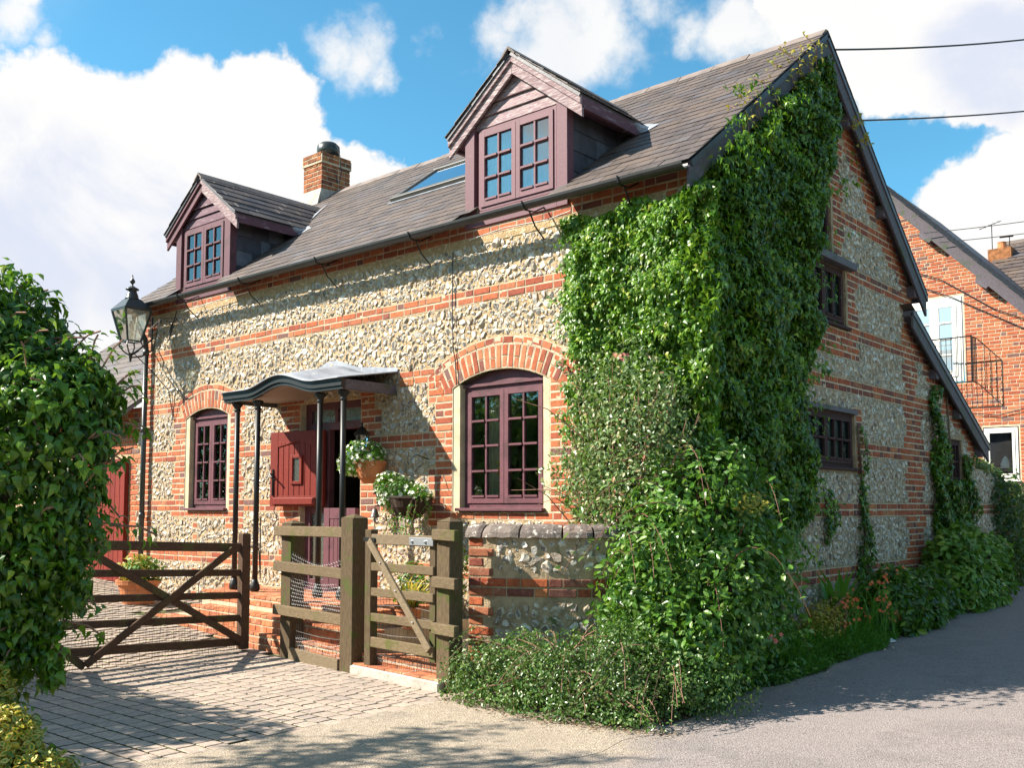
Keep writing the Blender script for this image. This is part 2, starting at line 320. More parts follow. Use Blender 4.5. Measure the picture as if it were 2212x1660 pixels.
def tri_base(V, F, mi=None):
    T = []; ms = []
    for i, f in enumerate(F):
        for k in range(1, len(f)-1): T.append((f[0], f[k], f[k+1])); ms.append(mi[i] if mi else 0)
    return np.array(V, float), np.array(T, int), np.array(ms, int)
def mesh_np(name, V, T, ms, mats):
    me = bpy.data.meshes.new(name); nv, nt = len(V), len(T)
    me.vertices.add(nv); me.vertices.foreach_set('co', np.ascontiguousarray(V, dtype=np.float32).ravel())
    me.loops.add(nt*3); me.loops.foreach_set('vertex_index', np.ascontiguousarray(T, dtype=np.int32).ravel())
    me.polygons.add(nt); me.polygons.foreach_set('loop_start', np.arange(0, nt*3, 3, dtype=np.int32))
    for m in mats: me.materials.append(M[m])
    me.polygons.foreach_set('material_index', np.asarray(ms, dtype=np.int32)); me.update(calc_edges=True); me.shade_flat()
    return me
def scatter(name, bases, kinds, mats3, locs, mats, parent=None, kind='stuff'):
    Vs, Ts, Ms = [], [], []; off = 0; kinds = np.asarray(kinds); mats3 = np.asarray(mats3); locs = np.asarray(locs)
    for k, (V, T, ms) in enumerate(bases):
        sel = np.where(kinds == k)[0]
        if len(sel) == 0: continue
        P = np.einsum('nij,vj->nvi', mats3[sel], V)+locs[sel][:, None, :]
        TT = T[None]+(np.arange(len(sel))*len(V))[:, None, None]+off
        Vs.append(P.reshape(-1, 3)); Ts.append(TT.reshape(-1, 3)); Ms.append(np.tile(ms, len(sel))); off += len(sel)*len(V)
    if not Vs: return None
    o = link(name, mesh_np(name, np.concatenate(Vs), np.concatenate(Ts), np.concatenate(Ms), mats), parent)
    if kind: o['kind'] = kind
    return o
def m4(A, loc):
    return Matrix([[*A[0], loc[0]], [*A[1], loc[1]], [*A[2], loc[2]], [0, 0, 0, 1]])
def pieces(name, bases, kinds, mats3, locs, mats, parent, n_obj, rank):
    """the n_obj best-ranked pieces become objects sharing mesh data, the rest one joined part"""
    order = np.argsort(rank); sh = [mesh_np(name, V, T, ms, mats) for V, T, ms in bases]
    pl = WM.get(parent.name, Vector((0, 0, 0)))
    for i in order[:n_obj]:
        o = bpy.data.objects.new(name, sh[kinds[i]]); COL.objects.link(o); o.parent = parent
        o.matrix_parent_inverse = Matrix.Translation(-pl); o.matrix_basis = m4(mats3[i], locs[i])
    r = order[n_obj:]
    if len(r): scatter(name+'_field', bases, np.asarray(kinds)[r], np.asarray(mats3)[r], np.asarray(locs)[r], mats, parent)

def project(P):
    d = np.asarray(P)-CAM; z = d@FW
    return 1106+FPX*(d@RT)/z, 830+SHY-FPX*(d@UP)/z, z
def inview(P, mg=120):
    x, y, z = project(P); return (z > .3) & (x > -mg) & (x < 2212+mg) & (y > -mg) & (y < 1660+mg)

def brick_base(L, H, D=.02, proud=.0055, ch=.004, j=.0022, seed=0):
    r = random.Random(seed); jj = lambda: r.uniform(-j, j)
    a, b = L/2, H/2
    V = [(-a+ch+jj(), proud+jj(), -b+ch+jj()), (a-ch+jj(), proud+jj(), -b+ch+jj()), (a-ch+jj(), proud+jj(), b-ch+jj()), (-a+ch+jj(), proud+jj(), b-ch+jj()),
         (-a, proud-ch, -b), (a, proud-ch, -b), (a, proud-ch, b), (-a, proud-ch, b), (-a, -D, -b), (a, -D, -b), (a, -D, b), (-a, -D, b)]
    F = [(0, 3, 2, 1)]
    for i in range(4):
        k = (i+1) % 4; F += [(i, k, 4+k, 4+i), (4+i, 4+k, 8+k, 8+i)]
    # local axes: x along, y outward normal, z up
    F = [tuple(reversed(f)) for f in F]
    return tri_base(V, F)
BR = [brick_base(.213, .060, seed=i) for i in range(3)]+[brick_base(.1, .060, seed=10+i) for i in range(3)]

def courses(mask, u0, u1, k0, k1, h, z0, flem=True, seed=1):
    """mask(u array, k, z)->bool; returns list of (u,z,len)"""
    r = random.Random(seed); out = []; st = .01
    us = np.arange(u0+st/2, u1, st)
    for k in range(k0, k1):
        z = z0+(k+.5)*h; mm = mask(us, k, z); mm = np.concatenate([[False], mm, [False]])
        ed = np.flatnonzero(np.diff(mm.astype(int)))
        for a, b in zip(ed[::2], ed[1::2]):
            ua, ub = u0+a*st, u0+b*st; Ls = ub-ua
            if Ls < .05: continue
            n = max(1, round(Ls/.1125)); unit = Ls/n; i = 0; c = (k+int(abs(ua)*3)) % 2
            while i < n:
                if flem == 'header': w_ = 1
                elif flem == 'stretch': w_ = 2 if (i > 0 or k % 2) else 1
                else: w_ = 2 if c else 1
                w_ = min(w_, n-i); out.append((ua+(i+w_/2)*unit, z, w_*unit-.013)); i += w_; c ^= 1
    return out
def lay(bl, W, frame, seed=3, zs=1.0):
    """W(u,v)->xyz of mortar surface, frame(u,v)-> 3x3 (cols along,normal,up)"""
    r = random.Random(seed); ks, Ms, Ls = [], [], []
    for (u, z, L, *ex) in bl:
        k = r.randrange(3)+(0 if L > .16 else 3); base = .213 if L > .16 else .1
        A = np.array(frame(u, z)); hz = ex[1]/.062 if len(ex) > 1 else 1
        if ex: c, s = math.cos(ex[0]), math.sin(ex[0]); A = A@np.array([[c, 0, -s], [0, 1, 0], [s, 0, c]])
        A = A@np.diag([L/base, 1, hz*zs*r.uniform(.98, 1.02)]); p = np.array(W(u, z))+A[:, 1]*r.uniform(-.002, .003)
        ks.append(k); Ms.append(A); Ls.append(p)
    return ks, Ms, Ls

def ico_verts():
    bm = bmesh.new(); bmesh.ops.create_icosphere(bm, subdivisions=2, radius=1)
    V = np.array([v.co[:] for v in bm.verts]); F = [tuple(v.index for v in f.verts) for f in bm.faces]; bm.free(); return V, F
ICO = ico_verts()
def flint_base(seed):
    r = np.random.default_rng(seed); V = ICO[0].copy()
    V *= np.array([r.uniform(.85, 1.3), 1, r.uniform(.6, 1.0)])
    for _ in range(7):
        d = r.normal(size=3); d[1] *= .5; d /= np.linalg.norm(d); h = r.uniform(.55, .85); e = V@d-h; V -= np.outer(np.maximum(e, 0), d)*r.uniform(.7, 1.0)
    for _ in range(4):
        d = r.normal(size=3); d /= np.linalg.norm(d); V += d*0.3*np.maximum(0, V@d)[:, None]**3*r.uniform(-.6, 1.3)
    V += r.normal(size=V.shape)*.05
    V[:, 1] *= .62
    kn = np.zeros(len(V), bool)
    for _ in range(r.integers(1, 3)):
        d = np.array([r.uniform(-.6, .6), 1, r.uniform(-.6, .6)]); d /= np.linalg.norm(d); h = r.uniform(.22, .42)
        e = V@d-h; sel = e > 0; V[sel] -= np.outer(e[sel], d)*(1.0+.55*r.random()); kn |= sel
    keep = [f for f in ICO[1] if not all(V[i][1] < -.32 for i in f)]
    mi = [1 if all(kn[i] for i in f) else 0 for f in keep]
    return tri_base(V, keep, mi)
FL = [flint_base(i) for i in range(18)]
def flints(test, u0, u1, v0, v1, radii, W, frame, seed=5, proud=.38, elong=1.0):
    """dart throwing in the wall plane"""
    r = np.random.default_rng(seed); cs = .12; grid = {}; out = []
    for rad, dens in radii:
        n = int((u1-u0)*(v1-v0)*dens); U = r.uniform(u0, u1, n); V = r.uniform(v0, v1, n); RR = rad*r.uniform(.85, 1.15, n)
        ok = test(U, V, RR)
        for u, v, q in zip(U[ok], V[ok], RR[ok]):
            gi, gj = int(u//cs), int(v//cs); good = True
            for a in (-1, 0, 1):
                for b in (-1, 0, 1):
                    for (x, y, s_) in grid.get((gi+a, gj+b), ()):
                        if (x-u)**2+(y-v)**2 < (s_+q)**2*.70: good = False; break
                    if not good: break
                if not good: break
            if good: grid.setdefault((gi, gj), []).append((u, v, q)); out.append((u, v, q))
    ks, Ms, Ls = [], [], []
    for (u, v, q) in out:
        A = np.array(frame(u, v)); a = r.uniform(0, 6.28); c, s = math.cos(a), math.sin(a)
        S = np.array([[c, 0, -s], [0, 1, 0], [s, 0, c]])@np.diag([q*1.12, q*r.uniform(.75, 1.05), q*1.0])
        ks.append(int(r.integers(0, len(FL)))); Ms.append(A@S); Ls.append(np.array(W(u, v))+A[:, 1]*q*(proud-.35))
    return ks, Ms, Ls

def wall_sheet(us, top, ops, bot, W, d=0.0):
    """vertical strips; ops: list of (u0,u1,vb,vtfunc)"""
    mb = MB(); us = sorted(set(round(u, 4) for u in us))
    for a, b in zip(us[:-1], us[1:]):
        m = (a+b)/2; o = sorted([q for q in ops if q[0]-1e-6 <= a and b <= q[1]+1e-6], key=lambda q: q[2])
        ca, cb = bot, bot
        for q in o:
            mb.add([W(a, ca), W(b, cb), W(b, q[2]), W(a, q[2])], [(0, 1, 2, 3)]); ca, cb = q[3](a), q[3](b)
        mb.add([W(a, ca), W(b, cb), W(b, top(b)), W(a, top(a))], [(0, 1, 2, 3)])
    return mb
FRF = np.array([[1, 0, 0], [0, -1, 0], [0, 0, 1]], float)         # facade frame, facing -Y
FRG = np.array([[0, 1, 0], [1, 0, 0], [0, 0, 1]], float)          # gable frame, facing +X
WF = lambda u, v: (u, 0.0, v)
WG = lambda u, v: (0.0, u, v)

# ------------------------------------------------------------------ ground
def g(x, y):
    s = min(1, max(0, (x+2)/2)); s = s*s*(3-2*s)
    return .06*min(12, max(0, -x-4.2))*min(1, max(0, (y+6)/3)) + .022*min(40, max(0, y+1))*s
def sheet(name, xs, ys, off, mat, kind='structure', inside=None, edge=None):
    mb = MB(); n = len(xs)
    for y in ys:
        for x in xs:
            xx = max(x, edge(y)) if edge else x
            mb.v.append((xx, y, g(xx, y)+off))
    for j in range(len(ys)-1):
        for i in range(n-1):
            if inside and not inside((xs[i]+xs[i+1])/2, (ys[j]+ys[j+1])/2): continue
            mb.f.append((j*n+i, j*n+i+1, (j+1)*n+i+1, (j+1)*n+i)); mb.m.append(0)
    o = mb.build(name, mat, smooth=False); o['kind'] = kind; return o
near = lambda a, b, s: [round(a+s*i, 3) for i in range(int(round((b-a)/s))+1)]
BX = [-600, -200, -80, -40, -20]+near(-14, 14, .5)+[20, 40, 80, 200, 600]
sheet('ground', BX, BX, -.055, 'soil')
def road_edge(y):
    if y < -1.2: return .35+.12*math.sin(y*2.1)
    return .57-.03*(y+1.2)+.16*math.exp(-((y-1.7)/1.6)**2)+.04*math.sin(y*3.3)+.02*math.sin(y*9)
sheet('road', near(-1, 6, .5)+near(7, 14, 1), near(-16, 24, .5), 0, 'asphalt', edge=lambda y: road_edge(y)-.3)
ap = MB()
ys = near(-9, -.9, .15)
for i, y in enumerate(ys):
    xl = -1.12 if y > -1.9 else -1.02+.03*math.sin(y*3)
    xr = .95+.25*math.sin(y*.9+1)+.06*math.sin(y*7)-.25*max(0, -y-3)*.5
    if y < -1.75: pass
    ap.v += [(xl, y, g(xl, y)+.002), (max(xl+.05, xr), y, g(xr, y)+.002)]
for i in range(len(ys)-1): ap.f.append((2*i, 2*i+1, 2*i+3, 2*i+2)); ap.m.append(0)
o = ap.build('driveway_apron', 'asphalt'); o['kind'] = 'structure'
sheet('verge', near(-.5, 1, .1), near(-2.2, 16, .2), .010, 'soil', edge=lambda y: -.5,
      inside=lambda x, y: (x < road_edge(y) if y > -1.2 else (x < .75 and x > -1.0 and (y > -1.85+.25*max(0, x)))))
drv = sheet('driveway', near(-14, -1, .5)+[-.93], near(-9, 0, .5), -.012, 'sett_joint')
# setts: rows along X, staggered cross joints
def sett_base(seed):
    r = random.Random(seed); a, b, h = .5, .5, 0; j = lambda q=.02: r.uniform(-q, q); V = []
    for (sx, sy) in ((-1, -1), (1, -1), (1, 1), (-1, 1)): V.append((sx*(a-.045)+j(), sy*(b-.05)+j(), .0))
    for (sx, sy) in ((-1, -1), (1, -1), (1, 1), (-1, 1)): V.append((sx*(a-.014)+j(.012), sy*(b-.018)+j(.012), -.003))
    for (sx, sy) in ((-1, -1), (1, -1), (1, 1), (-1, 1)): V.append((sx*a, sy*b, -.05))
    F = [(0, 1, 2, 3)]+[(4+i, 4+(i+1) % 4, (i+1) % 4, i) for i in range(4)]+[(8+i, 8+(i+1) % 4, 4+(i+1) % 4, 4+i) for i in range(4)]
    return tri_base(V, F, [0]*5+[1]*4)
SB = [sett_base(i) for i in range(6)]
ks, Ms, Ls = [], [], []
row = 0; y = -8.6; rr = random.Random(4)
while y < -.02:
    wrow = .140; x = -.94-rr.uniform(0, .1) if row % 2 else -.94
    while x > -12.5:
        L = rr.choice([.11, .14, .14, .175]); cx, cy = x-L/2, y+wrow/2
        P = np.array([cx, cy, g(cx, cy)])
        free = not (cy > -1.42-.11*(cx+3.6) and cx > -6.6) and not (cy > -1.15 and cx > -6.9)
        if cy < -7 and cx < -3: free = False
        if free and inview(P, 160):
            th = rr.uniform(-.018, .018); c, s = math.cos(th), math.sin(th)
            A = np.array([[c, -s, 0], [s, c, 0], [rr.uniform(-.008, .008), rr.uniform(-.008, .008), 1]])@np.diag([L-.011, wrow-.011, 1])
            ks.append(rr.randrange(6)); Ms.append(A); Ls.append(P+np.array([0, 0, .003+rr.uniform(-.001, .0015)]))
        x -= L
    y += wrow; row += 1
Ls = np.array(Ls); rank = np.linalg.norm(Ls-CAM, axis=1)+np.where(inview(Ls, 0), 0, 50)
pieces('paving_sett', SB, ks, Ms, Ls, ['sett_stone', 'sett_joint'], drv, 300, rank)

# ------------------------------------------------------------------ cottage shell
cot = thing('cottage', 'flint and red brick cottage with slate roof, two plum dormers and brick chimney', 'cottage', (-4.5, 0, 0))
XL = -8.92; Y0, Z0 = -.24, 4.235; YR, ZR = 2.64, 6.41; YB, ZB = 5.62, 4.07; LY, LZ, LY2, LZ2 = 5.08, 3.82, 8.2, 2.29
SF = (ZR-Z0)/(YR-Y0); SR = (ZR-ZB)/(YB-YR); SL = (LZ-LZ2)/(LY2-LY)
def rfz(y): return Z0+(y-Y0)*SF if y < YR else ZR-(y-YR)*SR
def gtop(y):
    if y < 5.4: return rfz(y)-.07
    if y < 7.9: return LZ-(y-LY)*SL-.07
    return 1.97-.03*(y-7.9)
def arc(x0, x1, zs, rise):
    c = (x1-x0)/2; Rr = (c*c+rise*rise)/(2*rise); xc = (x0+x1)/2; zc = zs+rise-Rr
    return xc, zc, Rr, (lambda x: zc+math.sqrt(max(0, Rr*Rr-(x-xc)**2)))
AR = arc(-2.77, -1.52, 2.605, .15); AL = arc(-7.78, -6.74, 2.585, .125)
def lin(a, b, n): return [a+(b-a)*i/n for i in range(n+1)]
ops = [(-2.77, -1.52, 1.36, AR[3]), (-7.78, -6.74, 1.36, AL[3]), (-5.26, -4.19, .40, lambda x: 2.62)]
us = [XL, 0]+lin(-2.77, -1.52, 16)+lin(-7.78, -6.74, 16)+[-5.26, -4.19]
wf = wall_sheet(us, lambda x: 4.42, ops, -.1, WF)
wf.build('front_wall', 'mortar_sand', cot)
gops = [(1.7, 3.30, 3.36, lambda u: 4.0), (2.0, 3.46, 1.83, lambda u: 2.42), (1.9, 2.95, 4.12, lambda u: 4.80), (6.38, 7.30, 1.72, lambda u: 2.34)]
wall_sheet([0, 1.7, 3.30, 2.0, 3.46, 1.9, 2.95, YR, 5.4, 5.4001, 6.38, 7.3, 7.9, 7.9001, 9.3], gtop, gops, -.1, WG).build('gable_wall', 'mortar_grey', cot)
# inner leaf, so the openings have depth and the rooms are dark
inn = MB()
for (x0, x1, zb, zt) in ((-2.77, -1.52, 1.36, 2.76), (-7.78, -6.74, 1.36, 2.72), (-5.26, -4.19, .4, 2.62)):
    for x in (x0, x1): inn.add([(x, 0, zb), (x, .24, zb), (x, .24, zt), (x, 0, zt)], [(0, 1, 2, 3)])
    inn.add([(x0, 0, zb), (x1, 0, zb), (x1, .24, zb), (x0, .24, zb)], [(0, 1, 2, 3)])
    inn.add([(x0, .16, zt+.1), (x1, .16, zt+.1), (x1, .16, zt-.17), (x0, .16, zt-.17)], [(0, 1, 2, 3)])
    inn.add([(x0, 0, zt+.002), (x1, 0, zt+.002), (x1, .24, zt+.002), (x0, .24, zt+.002)], [(0, 1, 2, 3)])
inn.build('window_reveal', 'mortar_joint', cot, kind='stuff')
ig = MB()
for (y0, y1, zb, tf) in gops:
    zt = tf(0)
    for y in (y0, y1): ig.add([(0, y, zb), (-.2, y, zb), (-.2, y, zt), (0, y, zt)], [(0, 1, 2, 3)])
    for z in (zb, zt): ig.add([(0, y0, z), (0, y1, z), (-.2, y1, z), (-.2, y0, z)], [(0, 1, 2, 3)])
ig.build('gable_reveal', 'mortar_grey', cot, kind='stuff')
ro = MB()
ro.box((XL, 5.05, -.1), (-.02, 5.15, 3.7)).box((XL-.02, .02, -.1), (XL+.08, 5.05, 4.3)).box((XL+.1, .26, 2.95), (-.05, 5.0, 3.1)).box((XL+.1, .26, .3), (-.05, 5.0, .4))
ro.box((XL+.1, 2.6, .4), (-.3, 2.7, 2.95)).box((-6.1, .26, .4), (-6.0, 2.6, 2.95)).box((-3.3, .26, .4), (-3.2, 2.6, 2.95)).box((XL, 7.6, -.1), (-.02, 7.7, 2.2))
ro.build('inner_walls', 'room_wall', cot)
# left gable end
MB().add([(XL, 0, -.1), (XL, 5.1, -.1), (XL, 5.1, rfz(5.1)-.07), (XL, YR, ZR-.07), (XL, 0, 4.4)], [(0, 1, 2, 3, 4)]).build('side_wall', 'mortar_joint', cot)

# --- masks
HB = .0745; ZF = .02; ZGB = .04
def fz(k): return ZF+k*HB
def front_brick(U, k, z):
    m = np.zeros(len(U), bool); tg = (k//3) % 2
    if k in (9, 10, 18, 19, 27, 28, 36, 37, 46, 47) or k >= 55: m |= True
    if k in (9, 10): m &= (U < -4.2) | (U > -3.4)
    if k in (36, 37): m &= ((U < -7.75) | ((U > -6.76) & (U < -5.9)) | (U > -3.56))
    m |= U < XL+.22+.1*tg
    if 1.26 < z < 2.86: m |= (U > -8.04-.06*tg) & (U < -7.7)
    if z < 2.86: m |= (U > -6.8) & (U < -6.46+.06*tg) & ((z > 1.26) | (tg == 1))
    if 1.25 < z < 1.41: m |= (U > -8.0) & (U < -6.46)
    if z < 2.7: m |= (U > -5.56-.1*tg) & (U < -5.2)
    if z < 2.75: m |= (U > -4.2) & (U < (-3.95 if tg else -3.84))
    if 1.2 < z < 2.86: m |= (U > -3.02-.1*tg) & (U < -2.72)
    if 1.2 < z < 2.86: m |= (U > -1.6) & (U < -1.26+.11*tg)
    if 1.25 < z < 1.41: m |= (U > -3.12) & (U < -1.2)
    if z < 1.2 and k % 2: m |= (U > -7.56) & (U < -7.44)
    m |= U > -.24-.1*tg
    for A, x0, x1 in ((AR, -2.77, -1.52), (AL, -7.78, -6.74)):
        d = np.sqrt((U-A[0])**2+(z-A[1])**2)
        zone = (d < A[2]+.325) & (z > A[1]+.8) & (np.abs(U-A[0]) < (x1-x0)/2+.14*(1 if z > 2.6 else 0)+(0 if z < 2.6 else .02)) & (z > 2.56)
        m &= ~zone; m &= ~((U > x0-.005) & (U < x1+.005) & (z > 1.345) & (z < 2.7))
    m &= ~((U > -5.28) & (U < -4.18) & (z < 2.64))
    m &= ~((U > -3.6) & (U < -3.33) & (abs(z-2.73) < .05))
    return m
def front_flint(U, V, Q):
    ok = np.ones(len(U), bool)
    for du, dv in ((-.8, 0), (.8, 0), (0, -.8), (0, .8)):
        uu, vv = U+du*Q, V+dv*Q; kk = ((vv-ZF)//HB).astype(int)
        for k in np.unique(kk):
            s = kk == k; ok[s] &= ~front_brick(uu[s], int(k), fz(k)+HB/2)
        for A, x0, x1 in ((AR, -2.77, -1.52), (AL, -7.78, -6.74)):
            d = np.sqrt((uu-A[0])**2+(vv-A[1])**2)
            ok &= ~((d < A[2]+.335) & (vv > 2.5) & (np.abs(uu-A[0]) < .78))
            ok &= ~((uu > x0-.02) & (uu < x1+.02) & (vv > 1.3) & (vv < 2.72))
        ok &= ~((uu > -5.28) & (uu < -4.18) & (vv < 2.64))
    return ok
bl = courses(front_brick, XL, 0, 1, 57, HB, ZF)
# band courses: stretchers above headers
bl = [b for b in bl]
def vouss(A, half, r0, seed):
    r = random.Random(seed); out = []; ang = half; n = int(2*ang*(A[2]+.12)/.076); 
    for i in range(n):
        a = -ang+(i+.5)*2*ang/n
        def put(ra, rb): rm = (ra+rb)/2; out.append((A[0]+rm*math.sin(a), A[1]+rm*math.cos(a), rb-ra-.010, math.pi/2-a, .062*rm/(A[2]+.12)))
        if i % 2: put(A[2]+.008, A[2]+.24)
        else:
            sp = .115 if (i//2) % 2 else .13
            put(A[2]+.008, A[2]+sp); put(A[2]+sp, A[2]+.24)
    n2 = int(2*(ang+.03)*(A[2]+.28)/.118)
    for i in range(n2):
        a = -(ang+.03)+(i+.5)*2*(ang+.03)/n2; rm = A[2]+.282
        out.append((A[0]+rm*math.sin(a), A[1]+rm*math.cos(a), 2*(ang+.03)*rm/n2-.010, -a, .064))
    return out
bl2 = vouss(AR, .60, 0, 1)+vouss(AL, .50, 0, 2)
fr = lambda u, v: FRF
k1, m1_, l1 = lay(bl, WF, fr, zs=1.0)
k2, m2_, l2 = lay(bl2, WF, fr, seed=8)
ks, Ms, Ls = k1+k2, m1_+m2_, np.array(l1+l2)
rank = np.linalg.norm(Ls-CAM, axis=1)+np.where(Ls[:, 0] > -1.25, 40, 0)+np.where(Ls[:, 2] < .35, 30, 0)+np.where(inview(Ls, 0), 0, 50)
pieces('brick', BR, ks, Ms, Ls, ['brick_red'], cot, 300, rank)
def pointing(bl, W, frame, parent, h, d=.0028, mat='mortar_joint'):
    mb = MB()
    for (u, z, L, *ex) in bl:
        A = np.array(frame(u, z)); p = np.array(W(u, z))+A[:, 1]*d; hh = (ex[1]+.016 if ex else h)/2; a = L/2+.008
        ax, az = A[:, 0], A[:, 2]
        if ex: c, s_ = math.cos(ex[0]), math.sin(ex[0]); ax, az = A[:, 0]*c+A[:, 2]*s_, -A[:, 0]*s_+A[:, 2]*c; p = p+A[:, 1]*.0006
        mb.add([p-ax*a-az*hh, p+ax*a-az*hh, p+ax*a+az*hh, p-ax*a+az*hh], [(0, 1, 2, 3)])
    return mb.build('pointing', mat, parent, kind='stuff')
pointing(bl, WF, fr, cot, HB); pointing(bl2, WF, fr, cot, HB)
RAD = [(.050, 40), (.040, 420), (.032, 2200), (.024, 4200), (.017, 4500)]
ks, Ms, Ls = flints(front_flint, XL+.05, -.9, .1, 4.02, RAD, WF, fr)
Ls = np.array(Ls); rank = np.linalg.norm(Ls-CAM, axis=1)+np.where(Ls[:, 0] > -1.25, 40, 0)+np.where(Ls[:, 2] < .5, 10, 0)-30*np.array([np.linalg.norm(m[:, 0]) for m in Ms])
pieces('flint', FL, ks, Ms, Ls, ['flint_white', 'flint_dark'], cot, 300, rank)

TOPS = (.78, 1.46, 2.12, 2.79, 3.39, 4.06, 4.65)
def gable_brick(U, k, z):
    tg = (k//3) % 2; m = np.zeros(len(U), bool)
    if any(t_-.145 < z < t_ for t_ in TOPS): m |= True
    m |= (U > 5.09-.1*tg) & (U < (5.45 if z > 2.7 else 5.62)+.1*tg)
    rz = np.array([gtop(u) for u in U])
    m |= (rz-z < (.34+.12*tg)) & (U < 5.4)
    m |= (rz-z < (.2+.1*tg)) & (U > 5.4) & (U < 7.9)
    m |= U < .24+.1*tg
    if z > 4.0: m |= (U > 1.5) & (U < 3.2+.08*tg)
    if 2.99 < z < 4.1: m |= U < 3.56+.08*tg
    if 1.75 < z < 2.5: m |= (U > 3.4) & (U < 3.66+.04*tg)
    if 1.7 < z < 2.35: m |= (U > 6.15) & (U < 6.4)
    m &= rz > z+.03
    m &= (U < 7.9) | (z < 1.75)
    for (y0, y1, zb, tf) in gops: m &= ~((U > y0-.04) & (U < y1+.04) & (z > zb-.04) & (z < tf(0)+.04))
    return m
def gable_flint(U, V, Q):
    ok = np.ones(len(U), bool)
    for du, dv in ((-.8, 0), (.8, 0), (0, -.8), (0, .8)):
        uu, vv = U+du*Q, V+dv*Q; kk = ((vv-ZGB)//HB).astype(int)
        for k in np.unique(kk):
            s = kk == k; ok[s] &= ~gable_brick(uu[s], int(k), ZGB+(k+.5)*HB)
        ok &= np.array([gtop(u) for u in uu]) > vv+.02
        for (y0, y1, zb, tf) in gops: ok &= ~((uu > y0-.03) & (uu < y1+.03) & (vv > zb-.05) & (vv < tf(0)+.05))
    return ok
bg_ = [b for b in courses(gable_brick, 0, 9.2, 2, 84, HB, ZGB) if not (b[0] < 1.3 and b[1] > 1.2 and b[1] < 5)]
k1, m1_, l1 = lay(bg_, WG, lambda u, v: FRG, seed=12); pointing(bg_, WG, lambda u, v: FRG, cot, HB)
scatter('gable_brick', BR, k1, m1_, l1, ['brick_old'], cot)
ks, Ms, Ls = flints(gable_flint, 1.0, 9.2, .1, 5.4, [(.042, 350), (.034, 1300), (.026, 2400), (.019, 2200)], WG, lambda u, v: FRG, seed=15, proud=.36)
scatter('gable_flint', FL, ks, Ms, Ls, ['flint_white', 'flint_dark'], cot)
for (x0, x1, nm) in ((-2.77, -2.672, 0), (-1.598, -1.52, 0), (-7.78, -7.685, 0), (-6.8, -6.74, 0)):
    A = AR if x0 > -4 else AL; MB().prism([(x0, .004, 1.36), (x1, .004, 1.36), (x1, .004, A[3](x1)-.004), (x0, .004, A[3](x0)-.004)], (0, .1, 0)).build('plaster_jamb', 'plaster_cream', cot, bevel=.003)

